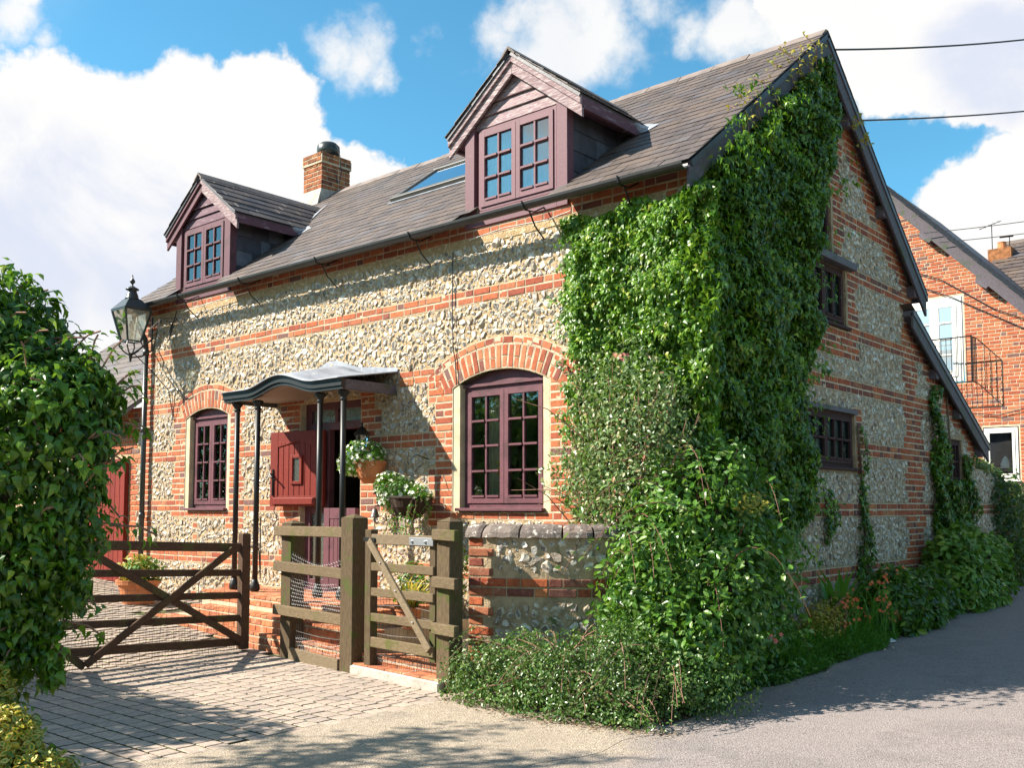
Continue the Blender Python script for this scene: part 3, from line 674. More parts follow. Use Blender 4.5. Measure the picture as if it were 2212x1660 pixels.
# ------------------------------------------------------------------ windows
def opening(W, n, u0, u1, v0, v1, cols, rows, parent, matf='wood_plum', glass='window_glass', depth=.05, fw=.045, leaves=2, sill=True, archf=None, label=None, curtain=None, sillout=.05, bar=.02, stile=.05):
    """W(u,v,d) d outward. Builds frame part with leaf, pane, sill sub-parts"""
    d0, d1 = -depth, -depth-.06
    def bx(mb, a, b, c, e, da, db):
        P = [W(a, c, da), W(b, c, da), W(b, e, da), W(a, e, da)]; Q = [W(a, c, db), W(b, c, db), W(b, e, db), W(a, e, db)]
        mb.add(P+Q, [(0, 1, 2, 3), (7, 6, 5, 4), (0, 4, 5, 1), (1, 5, 6, 2), (2, 6, 7, 3), (3, 7, 4, 0)])
    fr_ = MB(); bx(fr_, u0, u0+fw, v0, v1, d0, d1); bx(fr_, u1-fw, u1, v0, v1, d0, d1); bx(fr_, u0+fw, u1-fw, v1-fw, v1, d0-.002, d1); bx(fr_, u0+fw, u1-fw, v0, v0+fw, d0-.002, d1)
    if archf:
        bx(fr_, u0-.01, u1+.01, v1, v1+.028, d0+.025, d1)
        for i in range(12):
            a, b = u0+(u1-u0)*i/12, u0+(u1-u0)*(i+1)/12
            fr_.add([W(a, v1+.028, d0-.005), W(b, v1+.028, d0-.005), W(b, archf(b)-.003, d0-.005), W(a, archf(a)-.003, d0-.005)], [(0, 1, 2, 3)])
    f = fr_.build('window', matf, parent, label=label)
    lw = (u1-u0-2*fw)/leaves
    for l in range(leaves):
        a = u0+fw+l*lw+.003; b = a+lw-.006; c, e = v0+fw+.003, v1-fw-.003; s = MB(); dd = d0+.012
        bx(s, a, a+stile, c, e, dd, dd-.045); bx(s, b-stile, b, c, e, dd, dd-.045); bx(s, a+stile, b-stile, e-stile, e, dd-.001, dd-.045); bx(s, a+stile, b-stile, c, c+stile*1.3, dd-.001, dd-.045)
        ga, gb, gc, ge = a+stile, b-stile, c+stile*1.3, e-stile; pw, ph = (gb-ga)/cols, (ge-gc)/rows
        for i in range(1, cols): bx(s, ga+i*pw-bar/2, ga+i*pw+bar/2, gc, ge, dd-.006, dd-.04)
        for j in range(rows):
            if j: bx(s, ga, gb, gc+j*ph-bar/2, gc+j*ph+bar/2, dd-.004, dd-.042)
            for i in range(cols):  # little drip ledge beneath each pane, as in the photograph
                bx(s, ga+i*pw+.012, ga+(i+1)*pw-.012, gc+j*ph-.006, gc+j*ph+.014, dd+.010, dd-.004)
        s.build('sash', matf, f)
        for i in range(cols):
            for j in range(rows):
                p = MB(); bx(p, ga+i*pw, ga+(i+1)*pw, gc+j*ph, gc+(j+1)*ph, dd-.024, dd-.028); p.build('pane', glass, f)
    if sill:
        s = MB(); bx(s, u0-.03, u1+.03, v0-.03, v0, d0+sillout+depth, d1); s.build('window_sill', matf, f, bevel=.004)
    if curtain:
        c = MB(); n_ = 40; rr_ = random.Random(int(u0*100)); gaps = curtain[1]
        for (a, b) in gaps:
            pts = [(u0+(u1-u0)*(a+(b-a)*i/n_), -.16-depth+.03*math.sin(i*1.9+rr_.random())) for i in range(n_+1)]
            for p, q in zip(pts[:-1], pts[1:]): c.add([W(p[0], v0, p[1]), W(q[0], v0, q[1]), W(q[0], v1, q[1]), W(p[0], v1, p[1])], [(0, 1, 2, 3)])
        c.build('curtain', curtain[0], f)
    return f
WFD = lambda u, v, d: (u, -d, v)
WGD = lambda u, v, d: (d, u, v)
opening(WFD, 0, -2.664, -1.603, 1.40, 2.61, 2, 4, cot, archf=AR[3], label='large arched plum casement window of the front wall', depth=.07)
opening(WFD, 0, -7.68, -6.805, 1.40, 2.585, 2, 4, cot, archf=AL[3], label='smaller arched plum casement window left of the porch', depth=.07)
opening(WGD, 0, 2.0, 3.46, 1.83, 2.42, 3, 2, cot, glass='window_glass_dark', label='wide dark casement low on the gable wall', depth=.03, matf='wood_dark', leaves=2, stile=.035)
opening(WGD, 0, 1.7, 3.30, 3.36, 4.0, 2, 1, cot, matf='wood_dark', glass='window_glass_dark', label='dark window at first floor of the gable wall', depth=.03, leaves=3, stile=.035)
opening(WGD, 0, 1.9, 2.95, 4.12, 4.80, 1, 1, cot, matf='wood_dark', glass='window_glass_dark', label='small dark attic window under the gable top', depth=.03, leaves=2, stile=.03)
opening(WGD, 0, 6.38, 7.30, 1.72, 2.34, 3, 2, cot, matf='wood_dark', glass='window_glass_dark', label='small ivy framed window of the lean-to', depth=.03, leaves=2, stile=.03)
MB().box((-.02, 1.6, 4.0), (.09, 3.42, 4.08)).build('lintel', 'wood_barge_dark', cot, bevel=.004); MB().box((-.02, 1.9, 2.42), (.03, 3.5, 2.47)).build('lintel', 'wood_barge_dark', cot, bevel=.004)
# things on the sill inside the big window
v = thing('flower_vase', 'glass vase of yellow flowers on the sill behind the big arched window', 'vase', (-2.35, .3, 1.42))
vm = MB().lathe([(.03, 0), (.05, .02), (.055, .1), (.035, .16), (.045, .2)], (-2.35, .3, 1.42), 12); vm.build('vase', 'vase_glass', v, smooth=True)
fm = MB()
for i in range(14):
    a = random.random()*6.28; r_ = .03+.07*random.random(); p = (-2.35+r_*math.cos(a), .3+r_*math.sin(a)*.6, 1.72+.14*random.random())
    fm.tube([(-2.35, .3, 1.6), p], .003, 3, 0); fm.lathe([(.004, -.02), (.022, 0), (.02, .015), (.004, .02)], p, 7, 1)
fm.build('flower', ['leaf_grass', 'petal_yellow'], v)
st = MB().box((-2.72, .12, 1.37), (-1.55, .42, 1.40)).box((-7.75, .12, 1.37), (-6.77, .42, 1.40)); st.build('inner_sill', 'white_paint', cot)
cu = MB()
for i in range(24):
    x = -2.60+.012*i; cu.add([(x, .34+.02*math.sin(i*1.7), 1.40), (x+.012, .34+.02*math.sin(i*1.7+1.7), 1.40), (x+.012, .34+.02*math.sin(i*1.7+1.7), 2.62), (x, .34+.02*math.sin(i*1.7), 2.62)], [(0, 1, 2, 3)])
cu.build('curtain', 'plaster_cream', cot)
# lead / ceramic air brick
ab = MB().box((-3.56, -.010, 2.695), (-3.345, .03, 2.765))
for i in range(8):
    for j in range(3): ab.box((-3.55+.025*i, -.014, 2.70+.021*j), (-3.535+.025*i, -.010, 2.712+.021*j))
ab.build('air_brick', 'terracotta', cot)

# ------------------------------------------------------------------ roof
sx = np.array([1, 0, 0.]); up_s = np.array([0, (YR-Y0), (ZR-Z0)]); SLEN = np.linalg.norm(up_s); up_s /= SLEN; nr = np.cross(sx, up_s)
def roofp(x, s, h=0): return np.array([x, Y0, Z0])+up_s*s+nr*h
dk = MB(); XA, XB = XL-.14, .14
_sc = (-Y0+.03)/up_s[1]
for (a_, b_, s_) in ((XA, -8.06, .02), (-8.06, -6.80, _sc), (-6.80, -2.56, .02), (-2.56, -1.30, _sc), (-1.30, XB, .02)):
    dk.prism([roofp(a_, s_, -.01), roofp(b_, s_, -.01), roofp(b_, SLEN, -.01), roofp(a_, SLEN, -.01)], tuple(-nr*.05))
dk.prism([(XA, YR, ZR-.02), (XB, YR, ZR-.02), (XB, YB, ZB), (XA, YB, ZB)], (0, 0, -.06))
dk.prism([(XA, LY, LZ), (XB, LY, LZ), (XB, LY2, LZ2), (XA, LY2, LZ2)], (0, 0, -.06))
dk.build('roof', 'slate_cheek', cot)
def slate_base(seed, W_=.345, L=.40, T=.0065):
    r = random.Random(seed); j = lambda q=.004: r.uniform(-q, q); a = W_/2
    V = [(-a+j(), 0+j(), T*2.6), (a+j(), 0+j(), T*2.6), (a, L, .004), (-a, L, .004), (-a, 0, T*1.4), (a, 0, T*1.4), (a, L, 0), (-a, L, 0)]
    return tri_base(V, [(0, 1, 2, 3), (4, 5, 1, 0), (5, 6, 2, 1), (7, 4, 0, 3)])
SLB = [slate_base(i) for i in range(5)]
DX = (-1.93, -7.43)
def near_dormer(x, z_):
    for dx in DX:
        if abs(x-dx) < .62 and z_ < 5.3: return True
        if z_ > 5.0 and abs(x-dx) < (5.80-z_)/.745-.12: return True
    return False
ks, Ms, Ls = [], [], []; rr = random.Random(11); ex = .152; SWD = .30
A0 = np.array([sx, up_s, nr]).T
for i in range(24):
    s = i*ex; x = XA+(SWD/2 if i % 2 else 0)-.1
    if s > SLEN-.02: break
    while x < XB+.1:
        cx = x+SWD/2-.003; P = roofp(cx, s); lo, hi = max(cx-SWD/2+.003, XA), min(cx+SWD/2-.003, XB)
        inside_rl = -4.88 < cx < -3.45 and 1.62 < s < 2.62
        if hi-lo > .08 and not near_dormer((lo+hi)/2, roofp(cx, s+.1)[2]) and not inside_rl:
            yl = min(.32, SLEN-s+.005)/.4
            A = A0@np.diag([(hi-lo-.003)/.345, yl, 1]); th = rr.uniform(-.006, .006); c, s2 = math.cos(th), math.sin(th)
            A = A@np.array([[c, -s2, 0], [s2, c, 0], [0, 0, 1]])
            ks.append(rr.randrange(5)); Ms.append(A); Ls.append(roofp((lo+hi)/2, s+rr.uniform(-.006, .004), rr.uniform(-.001, .002)))
        x += SWD
Ls = np.array(Ls); rank = np.linalg.norm(Ls-CAM, axis=1)
pieces('slate', SLB, ks, Ms, Ls, ['slate_roof'], cot, 300, rank)
# lean-to and rear slates (edges only visible from the verge)
ks, Ms, Ls = [], [], []
for (ya, za, yb, zb_) in ((YB, ZB, YR, ZR), (LY2, LZ2, LY, LZ)):
    dv = np.array([0, ya-yb, za-zb_]); L_ = np.linalg.norm(dv); us_ = -dv/L_; nn = np.cross(us_, sx); nn = nn if nn[2] > 0 else -nn
    for i in range(int(L_/.2)):
        x = XB
        while x > -3:
            ks.append(0); Ms.append(np.array([sx, us_, nn]).T); Ls.append(np.array([x-.17, ya, za])+us_*i*.2+nn*.012); x -= .35
scatter('rear_slate', SLB, ks, Ms, Ls, ['slate_roof'], cot)
# ridge tiles
for i in range(21):
    x0 = XA+i*(XB-XA)/21; x1 = x0+(XB-XA)/21-.012; r_ = MB(); o_ = random.uniform(-.006, .006)
    pr = [(YR-.13, ZR-.075), (YR-.02, ZR+.028), (YR+.02, ZR+.028), (YR+.13, ZR-.085), (YR+.12, ZR-.10), (YR, ZR+.005), (YR-.12, ZR-.09)]
    r_.prism([(x0, y, z+o_) for y, z in pr], (x1-x0, 0, 0)); r_.build('ridge_tile', 'ridge_tile' if i not in (13,) else 'terracotta', cot)
# bargeboards on the gable
bb = MB()
def board(p, q, dpt, th, x, out):
    out.add([(x, p[0], p[1]), (x, q[0], q[1]), (x, q[0], q[1]-dpt), (x, p[0], p[1]-dpt), (x-th, p[0], p[1]), (x-th, q[0], q[1]), (x-th, q[0], q[1]-dpt), (x-th, p[0], p[1]-dpt)],
            [(0, 1, 2, 3), (7, 6, 5, 4), (0, 4, 5, 1), (1, 5, 6, 2), (2, 6, 7, 3), (3, 7, 4, 0)])
board((Y0+.02, Z0-.03), (YR, ZR-.05), .20, .03, XB-.015, bb); bb.build('bargeboard', 'wood_barge_dark', cot, bevel=.004)
b2 = MB(); board((YR+.002, ZR-.05), (YB-.02, ZB-.03), .22, .03, XB-.015, b2); b2.build('bargeboard', 'wood_barge_dark', cot, bevel=.004)
b3 = MB(); board((LY, LZ-.02), (LY2-.03, LZ2-.02), .2, .03, XB-.015, b3); b3.build('bargeboard', 'wood_barge_dark', cot, bevel=.004)
for y in (3.3, 4.3, 5.3): MB().box((-.05, y-.06, rfz(y)-.30), (XB-.04, y+.06, rfz(y)-.16)).build('purlin_end', 'wood_barge_dark', cot, bevel=.005)
for y in (6.04, 6.97, 7.95): MB().box((-.05, y-.05, LZ-(y-LY)*SL-.28), (XB-.04, y+.05, LZ-(y-LY)*SL-.15)).build('purlin_end', 'wood_barge_dark', cot, bevel=.005)
sf = MB().prism([(.0, 0, rfz(0)-.11), (XB-.04, 0, rfz(0)-.11), (XB-.04, YR, ZR-.11), (0, YR, ZR-.11)], (0, 0, .02)).prism([(.0, YR, ZR-.11), (XB-.04, YR, ZR-.11), (XB-.04, YB-.1, ZB-.0), (0, YB-.1, ZB-.0)], (0, 0, .02))
sf.build('soffit', 'wood_barge_dark', cot)
# gutter (half round) and brackets
gu = MB(); n = 9; prof = [(-.055*math.cos(a), -.055*math.sin(a)) for a in [math.pi*i/(n-1) for i in range(n)]]; gy, gz = Y0-.05, Z0-.025
xs = lin(XA-.02, XB-.02, 14); base = len(gu.v)
for x in xs:
    for (a, b) in prof: gu.v.append((x, gy+a, gz+b))
    for (a, b) in reversed(prof): gu.v.append((x, gy+a*.9, gz+b*.9+.003))
m_ = 2*n
for i in range(len(xs)-1):
    for j in range(m_): gu.f.append((i*m_+j, i*m_+(j+1) % m_, (i+1)*m_+(j+1) % m_, (i+1)*m_+j)); gu.m.append(0)
gu.f += [tuple(range(m_)), tuple((len(xs)-1)*m_+j for j in range(m_-1, -1, -1))]; gu.m += [0, 0]
gu.build('gutter', 'gutter_black', cot)
fa = MB().box((XA, -.06, 4.03), (-.05, -.012, 4.16)); fa.box((-2.6, -.075, 4.29), (-1.2, -.06, 4.36)) if 0 else None
for x in (-7.5, -6.1, -4.61, -3.08, -1.56, -.5):
    b_ = MB(); b_.tube([(x, gy, gz-.06), (x, gy+.12, gz-.05), (x, -.02, gz+.03)], .008, 5); b_.tube([(x, gy+.05, gz-.06), (x, -.16, 4.03), (x, -.02, 3.93)], .008, 5)
    b_.tube([(x, gy-.062, gz+.01), (x, gy-.045, gz-.045), (x, gy, gz-.062)], .009, 5); b_.build('gutter_bracket', 'iron_black', cot)
for x in xs[2:-1:3]: MB().lathe([(.064, -.03), (.064, .03)], (0, 0, 0), 10)
dp = MB(); dp.tube([(XL+.17, gy, gz-.05), (XL+.17, gy+.03, gz-.15), (XL+.17, -.09, 3.78), (XL+.17, -.075, 3.65)], .036, 10); dp.tube([(XL+.17, -.075, 3.65), (XL+.17, -.075, .28)], .036, 10)
for z in (3.6, 2.5, 1.3): dp.tube([(XL+.17, -.075, z-.04), (XL+.17, -.075, z+.04)], .044, 10)
dp.build('drainpipe', 'iron_greenish', cot, smooth=True)
# wires on the front wall
wr = MB(); wr.tube([(-2.75, -.03, 4.02), (-2.76, -.025, 3.4), (-2.74, -.03, 3.0), (-2.72, -.02, 2.9), (-2.70, -.02, 2.64)], .006, 5); wr.build('wall_cable', 'cable_black', cot)
wr = MB(); wr.tube([(-7.9, -.05, 4.06), (-7.0, -.06, 4.10), (-6.3, -.05, 4.12)], .006, 4).build('wall_cable', 'white_paint', cot); wr = MB(); wr.tube([(-2.5, -.05, 4.09), (-2, -.07, 4.12), (-1.5, -.05, 4.10), (-1.2, -.06, 4.13)], .005, 4); wr.build('wall_cable', 'white_paint', cot)
wr = MB(); wr.tube([(-8.38, -.45, 3.5), (-8.3, -.2, 3.25), (-8.2, -.03, 3.02), (-8.12, -.02, 2.75), (-8.08, -.02, 2.6)], .007, 5); wr.tube([(-8.08, -.02, 2.6), (-7.98, -.06, 2.95), (-7.9, -.04, 3.0), (-7.78, -.02, 2.86)], .005, 5); wr.build('wall_cable', 'cable_black', cot)

# ------------------------------------------------------------------ dormers (part > sub-parts)
def dormer(cx, worn, cur):
    hw = .655; y0 = -.03; zb = 4.33; ze = 5.17; pk = 5.75; oh = .86; pitch = (5.86-5.17)/.83
    wp = 'wood_plum_mid' if worn else 'wood_plum'; wb = 'wood_plum_worn' if worn else 'wood_board_shade'
    d = MB()
    for s in (-1, 1):
        a, b = cx+s*hw, cx+s*(hw-.13); d.box((min(a, b), y0, zb-.12), (max(a, b), y0+.1, ze+.08))
    d.box((cx-hw+.13, y0+.005, zb-.12), (cx+hw-.13, y0+.1, zb+.03))
    body = d.build('dormer', wp, cot, bevel=.004, label='weathered plum dormer with pale worn boards, near the gable' if worn else 'plum dormer with one pale bargeboard, near the chimney')
    # tympanum boards
    for i, (za, zb_) in enumerate(((5.215, 5.33), (5.335, 5.45), (5.455, 5.66))):
        wa = (5.72-za)/.80; wc = max(.01, (5.72-zb_)/.80); MB().prism([(cx-wa, y0+.03-.006*i, za), (cx+wa, y0+.03-.006*i, za), (cx+wc, y0+.045, zb_), (cx-wc, y0+.045, zb_)], (0, .03, 0)).build('weatherboard', wb, body, bevel=.003)
    # bargeboards, two layers
    for s in (-1, 1):
        for (t0, t1, yy, th, mt) in ((-.0, .085, -.085, .03, 'wood_plum_worn' if (worn or s > 0) else 'wood_plum'), (.085, .20, -.062, .03, 'wood_plum_worn' if worn or s > 0 else 'wood_plum')):
            def q(dx, tt): return (cx+s*dx, yy, 5.84-dx*.775-tt)
            dxo = .85
            MB().prism([q(0, t0), q(dxo, t0), q(dxo, t1), q(0, t1)], (0, th, 0)).build('bargeboard', mt, body, bevel=.003)
        # eave fascia along the side
        xe = cx+s*.83; MB().box((xe-.02, -.055, 5.07), (xe+.02, .98, 5.19)).build('eave_board', 'wood_board_shade', body, bevel=.003)
        sc = MB().prism([(cx+s*.66, -.03, 5.13), (cx+s*.81, -.03, 5.10), (cx+s*.81, .85, 5.10), (cx+s*.66, .85, 5.13)], (0, 0, .02)); sc.build('soffit', 'wood_board_shade', body)
        # cheek: wall of slates
        ck = MB(); X = cx+s*(hw-.02); ck.add([(X, y0+.1, 4.4), (X, 1.1, 5.22), (X, y0+.1, 5.22)], [(0, 1, 2)]); ck.build('cheek', 'slate_cheek', body)
        for r_i in range(4):
            z0_ = 4.56+.2*r_i
            for c_i in range(5):
                ya = y0+.1+.25*c_i-(.12 if r_i % 2 else 0); yb = ya+.245; ya = max(ya, y0+.1)
                ymax = min(1.05, Y0+(z0_-Z0)/SF+.02); yb = min(yb, ymax+.12)
                if yb-ya < .04 or ya > ymax: continue
                MB().add([(X+s*.012, ya, z0_), (X+s*.012, yb, z0_), (X+s*.002, yb, z0_+.23), (X+s*.002, ya, z0_+.23)], [(0, 1, 2, 3) if s > 0 else (3, 2, 1, 0)]).prism([(X+s*.012, ya, z0_), (X+s*.012, yb, z0_), (X, yb, z0_), (X, ya, z0_)], (0, 0, .004)).build('cheek_slate', 'slate_cheek', body)
        # roof plane of the dormer with slates
        dn = np.array([s*1, 0, -.775]); dn /= np.linalg.norm(dn); nn = np.array([s*.775, 0, 1]); nn /= np.linalg.norm(nn); upv = -dn
        Lr = .86*math.hypot(1, .775)
        rb = MB(); e0 = np.array([cx, 0, 5.855]); yr = Y0+(5.84-Z0)/SF
        p0 = e0+np.array([0, -.10, 0]); p1 = e0+dn*Lr+np.array([0, -.10, 0]); p2 = np.array([p1[0], Y0+(p1[2]-Z0)/SF, p1[2]]); p3 = np.array([cx, yr, 5.855])
        rb.prism([tuple(p0), tuple(p1), tuple(p2), tuple(p3)], tuple(-nn*.03)); rb.build('dormer_roof', 'slate_cheek', body)
        kk, mm, ll = [], [], []; rr_ = random.Random(int(cx*10)+s); yv = np.array([0, 1., 0]); nrow = 6; exr = Lr/nrow
        for i in range(nrow):
            b0 = p1+upv*exr*i; y = -.115-(.15 if i % 2 else 0); yend = Y0+(b0[2]-Z0)/SF+.12
            while y < yend:
                a_, b_ = max(y, -.12), min(y+.3, yend)
                if b_-a_ > .05:
                    mid = (a_+b_)/2; xa = yv if s > 0 else -yv
                    A = np.array([xa, upv, nn]).T@np.diag([(b_-a_-.005)/.345, min(.26, Lr-exr*i)/.4, 1])
                    kk.append(rr_.randrange(5)); mm.append(A); ll.append(np.array([b0[0], mid, b0[2]])+nn*(.002+rr_.uniform(0, .003)))
                y += .3
        pieces('dormer_slate', SLB, kk, mm, ll, ['slate_roof'], body, 60, np.arange(len(kk)))
    rt = MB(); rt.prism([(cx-.09, -.125, 5.81), (cx, -.125, 5.895), (cx+.09, -.125, 5.81), (cx+.08, -.125, 5.79), (cx, -.125, 5.87), (cx-.08, -.125, 5.79)], (0, yr+.38, 0)); rt.build('ridge_tile', 'ridge_tile', body)
    # lead at the valley foot
    for s in (-1, 1):
        le = MB(); X = cx+s*.70; zv = 5.10; yv_ = Y0+(zv-Z0)/SF
        P = [roofp(cx+s*.58, (yv_-Y0)/up_s[1]+.02, .022), roofp(cx+s*.95, (yv_-Y0)/up_s[1]-.06, .024), roofp(cx+s*1.02, (yv_-Y0)/up_s[1]+.12, .022), roofp(cx+s*.6, (yv_-Y0)/up_s[1]+.40, .024), roofp(cx+s*(.1 if not worn else .45), SLEN*.78 if not worn else (yv_-Y0)/up_s[1]+.5, .03)]
        le.add([tuple(p) for p in P], [(0, 1, 2, 3), (0, 3, 4)] if s > 0 else [(3, 2, 1, 0), (4, 3, 0)]); le.build('flashing', 'lead_sheet', body)
        fl_ = MB(); fl_.tube([(cx+s*.80, .78, 5.20), (cx+s*.84, .90, 5.16), (cx+s*.90, 1.0, 5.17)], [.05, .045, .02], 7); fl_.build('flashing', 'lead_sheet', body)
    f = opening(WFD, 0, cx-.48, cx+.51, 4.37, 5.2, 2, 3, body.parent, matf='wood_plum_mid' if worn else 'wood_plum', glass='window_glass_sky', depth=-.01, fw=.03, stile=.05, sill=False, curtain=cur,
                label='casement window of the right dormer' if worn else 'casement window of the left dormer')
    return body
dormer(DX[0], True, ('curtain_white', [(0.02, .98)]))
dormer(DX[1], False, ('curtain_blue', [(.02, .3), (.36, .62), (.68, .98)]))
# rooflight
rl = MB(); s0, s1, xa, xb = 1.62, 2.66, -4.88, -3.4
def rb_(mb, x0, x1, a, b, h0, h1, mi=0):
    P = [roofp(x0, a, h0), roofp(x1, a, h0), roofp(x1, b, h0), roofp(x0, b, h0)]; Q = [roofp(x0, a, h1), roofp(x1, a, h1), roofp(x1, b, h1), roofp(x0, b, h1)]
    mb.add(P+Q, [(0, 1, 2, 3), (7, 6, 5, 4), (0, 4, 5, 1), (1, 5, 6, 2), (2, 6, 7, 3), (3, 7, 4, 0)], mi)
rb_(rl, xa, xb, s0, s0+.09, .0, .075); rb_(rl, xa, xb, s1-.08, s1, 0, .075); rb_(rl, xa, xa+.07, s0+.09, s1-.08, 0, .07); rb_(rl, xb-.07, xb, s0+.09, s1-.08, 0, .07)
rlo = rl.build('rooflight', 'skylight_frame', cot, bevel=.004)
gp = MB(); rb_(gp, xa+.07, xb-.07, s0+.09, s1-.08, .045, .052); gp.build('pane', 'skylight_glass', rlo)
ap_ = MB(); rb_(ap_, xa-.04, xb+.04, s0-.045, s0, .018, .026); ap_.build('flashing', 'lead_sheet', rlo)

# ------------------------------------------------------------------ chimney
cx0, cx1, cy0, cy1, cz0, cz1 = -8.42, -7.95, 2.35, 2.93, 5.8, 7.01
ch = MB().box((cx0+.012, cy0+.012, cz0), (cx1-.012, cy1-.012, cz1-.02)).box((cx0-.01, cy0-.01, cz1-.17), (cx1+.01, cy1+.01, cz1-.03)).build('chimney', 'mortar_joint', cot)
CW = {'f': ((lambda u, v: (u, cy0+.01, v)), FRF, cx0, cx1), 'r': ((lambda u, v: (cx1-.01, u, v)), FRG, cy0, cy1), 'l': ((lambda u, v: (cx0+.01, u, v)), np.array([[0, -1, 0], [-1, 0, 0], [0, 0, 1]]).astype(float), cy0, cy1)}
kk, mm, ll = [], [], []
for nm, (W_, F_, a, b) in CW.items():
    b_ = courses(lambda U, k, z: np.ones(len(U), bool), a, b, 0, 15, .0745, 5.9, seed=ord(nm))
    k1, m1_, l1 = lay([(u, z, L) for u, z, L in b_ if z < 7.01], W_, lambda u, v: F_, seed=ord(nm))
    for i, (u, z, L) in enumerate([q for q in b_ if q[1] < 7.01]):
        if z > 6.84: l1[i] = l1[i]+F_[:, 1]*.02
        if z > 6.84: l1[i] = l1[i]+F_[:, 1]*.0
    kk += k1; mm += m1_; ll += l1
pieces('chimney_brick', BR, kk, mm, ll, ['brick_chimney'], ch, 300, np.arange(len(kk)))
cap = MB().lathe([(.11, -.05), (.11, .06), (.17, .06), (.185, .12), (.18, .2), (.13, .25), (.05, .27), (.01, .275)], ((cx0+cx1)/2+.03, (cy0+cy1)/2, cz1), 20); cap.build('chimney_cowl', 'iron_greenish', ch, smooth=True)
cb = MB()
for i in range(8):
    a = i*math.pi/4; cb.tube([((cx0+cx1)/2+.03+.165*math.cos(a), (cy0+cy1)/2+.165*math.sin(a), cz1-.02), ((cx0+cx1)/2+.03+.17*math.cos(a), (cy0+cy1)/2+.17*math.sin(a), cz1+.08)], .006, 4)
cb.build('cowl_bar', 'iron_black', ch)
MB().box((cx0-.0, cy0-.0, cz1-.03), (cx1+.0, cy1+.0, cz1+.0)).build('chimney_cap', 'cement', ch, bevel=.01)
MB().prism([(cx0-.03, cy0-.10, rfz(cy0-.1)+.02), (cx1+.03, cy0-.10, rfz(cy0-.1)+.02), (cx1+.012, cy0-.015, 6.42), (cx0-.012, cy0-.015, 6.42)], (0, .03, 0)).build('flashing', 'cement', ch, bevel=.004)
MB().prism([(cx1-.005, cy0-.03, 6.15), (cx1-.005, cy1, 6.15), (cx1-.005, cy1, 6.46), (cx1-.005, cy0-.03, 6.40)], (.03, 0, 0)).build('flashing', 'cement', ch, bevel=.004)
cw = MB(); cw.tube([(-7.98, 2.62, 7.18), (-7.91, 2.62, 7.16), (-7.84, 2.62, 6.98), (-7.80, 2.62, 6.7), (-7.84, 2.62, 6.55), (-7.9, 2.62, 6.56), (-7.93, 2.62, 6.7)], .008, 5); cw.build('chimney_cable', 'cable_black', ch)

# ------------------------------------------------------------------ doorway
df = MB()
for (a, b, c, e) in ((-5.26, -5.16, .48, 2.62), (-4.27, -4.19, .48, 2.62), (-5.16, -4.27, 2.54, 2.62), (-5.16, -4.27, 2.30, 2.39), (-4.90, -4.82, .48, 2.30), (-4.73, -4.68, 2.39, 2.54), (-5.16, -4.90, .48, .58), (-5.16, -4.90, 1.34, 1.42)):
    df.box((a, .07, c), (b, .15, e))
dfo = df.build('door_frame', 'wood_plum', cot, bevel=.004)
for (a, b, c, e) in ((-5.16, -4.73, 2.39, 2.54), (-4.68, -4.27, 2.39, 2.54), (-5.16, -4.90, .58, 1.34), (-5.16, -4.90, 1.42, 2.30)):
    MB().box((a, .10, c), (b, .112, e)).build('pane', 'frosted_glass', dfo)
# upper leaf, open outwards
H = Vector((-4.84, .04, 0)); an = R(171); du = Vector((math.cos(an), -math.sin(an), 0)); dn_ = Vector((-math.sin(an), -math.cos(an), 0))
def DP(u, v, d): p = H+du*u+dn_*d; return (p.x, p.y, v)
def dbox(mb, u0, u1, v0, v1, d0, d1):
    P = [DP(u0, v0, d0), DP(u1, v0, d0), DP(u1, v1, d0), DP(u0, v1, d0)]; Q = [DP(u0, v0, d1), DP(u1, v0, d1), DP(u1, v1, d1), DP(u0, v1, d1)]
    mb.add(P+Q, [(0, 1, 2, 3), (7, 6, 5, 4), (0, 4, 5, 1), (1, 5, 6, 2), (2, 6, 7, 3), (3, 7, 4, 0)])
sgn = 1 if DP(.5, 2, .1)[1] < DP(.5, 2, 0)[1] else -1
LWd = .84
dl = MB(); dbox(dl, 0, LWd, 1.42, 2.30, 0, sgn*.03)
dlo = dl.build('door', 'wood_red_door', cot, bevel=.003, label='upper half of the red stable door, swung open with a small window')
s = MB(); t1 = sgn*.03; t2 = sgn*.048
dbox(s, 0, .12, 1.42, 2.30, t1, t2); dbox(s, LWd-.12, LWd, 1.42, 2.30, t1, t2); dbox(s, .12, LWd-.12, 2.18, 2.30, t1, t2-sgn*.001); dbox(s, .12, LWd-.12, 1.42, 1.54, t1, t2-sgn*.001)
for i in range(10):
    a, b = .12+.06*i, .12+.06*(i+1); h = lambda u: 2.12+.06*(1-abs(u-.42)/.3)
    P = [DP(a, h(a), t1), DP(b, h(b), t1), DP(b, 2.185, t1), DP(a, 2.185, t1)]; Q = [DP(a, h(a), t2), DP(b, h(b), t2), DP(b, 2.185, t2), DP(a, 2.185, t2)]
    s.add(P+Q, [(0, 1, 2, 3), (7, 6, 5, 4), (0, 4, 5, 1), (1, 5, 6, 2), (2, 6, 7, 3), (3, 7, 4, 0)])
s.build('door_rail', 'wood_red_door', dlo, bevel=.003)
for i in range(7):
    a = .12+.6*i/7; s = MB()
    if i in (3,): dbox(s, a+.004, a+.082, 1.54, 1.70, t1, t1+sgn*.009); dbox(s, a+.004, a+.082, 2.0, 2.15, t1, t1+sgn*.009)
    else: dbox(s, a+.004, a+.082, 1.54, 2.15, t1, t1+sgn*.009)
    s.build('plank', 'wood_red_door', dlo, bevel=.002)
s = MB(); 
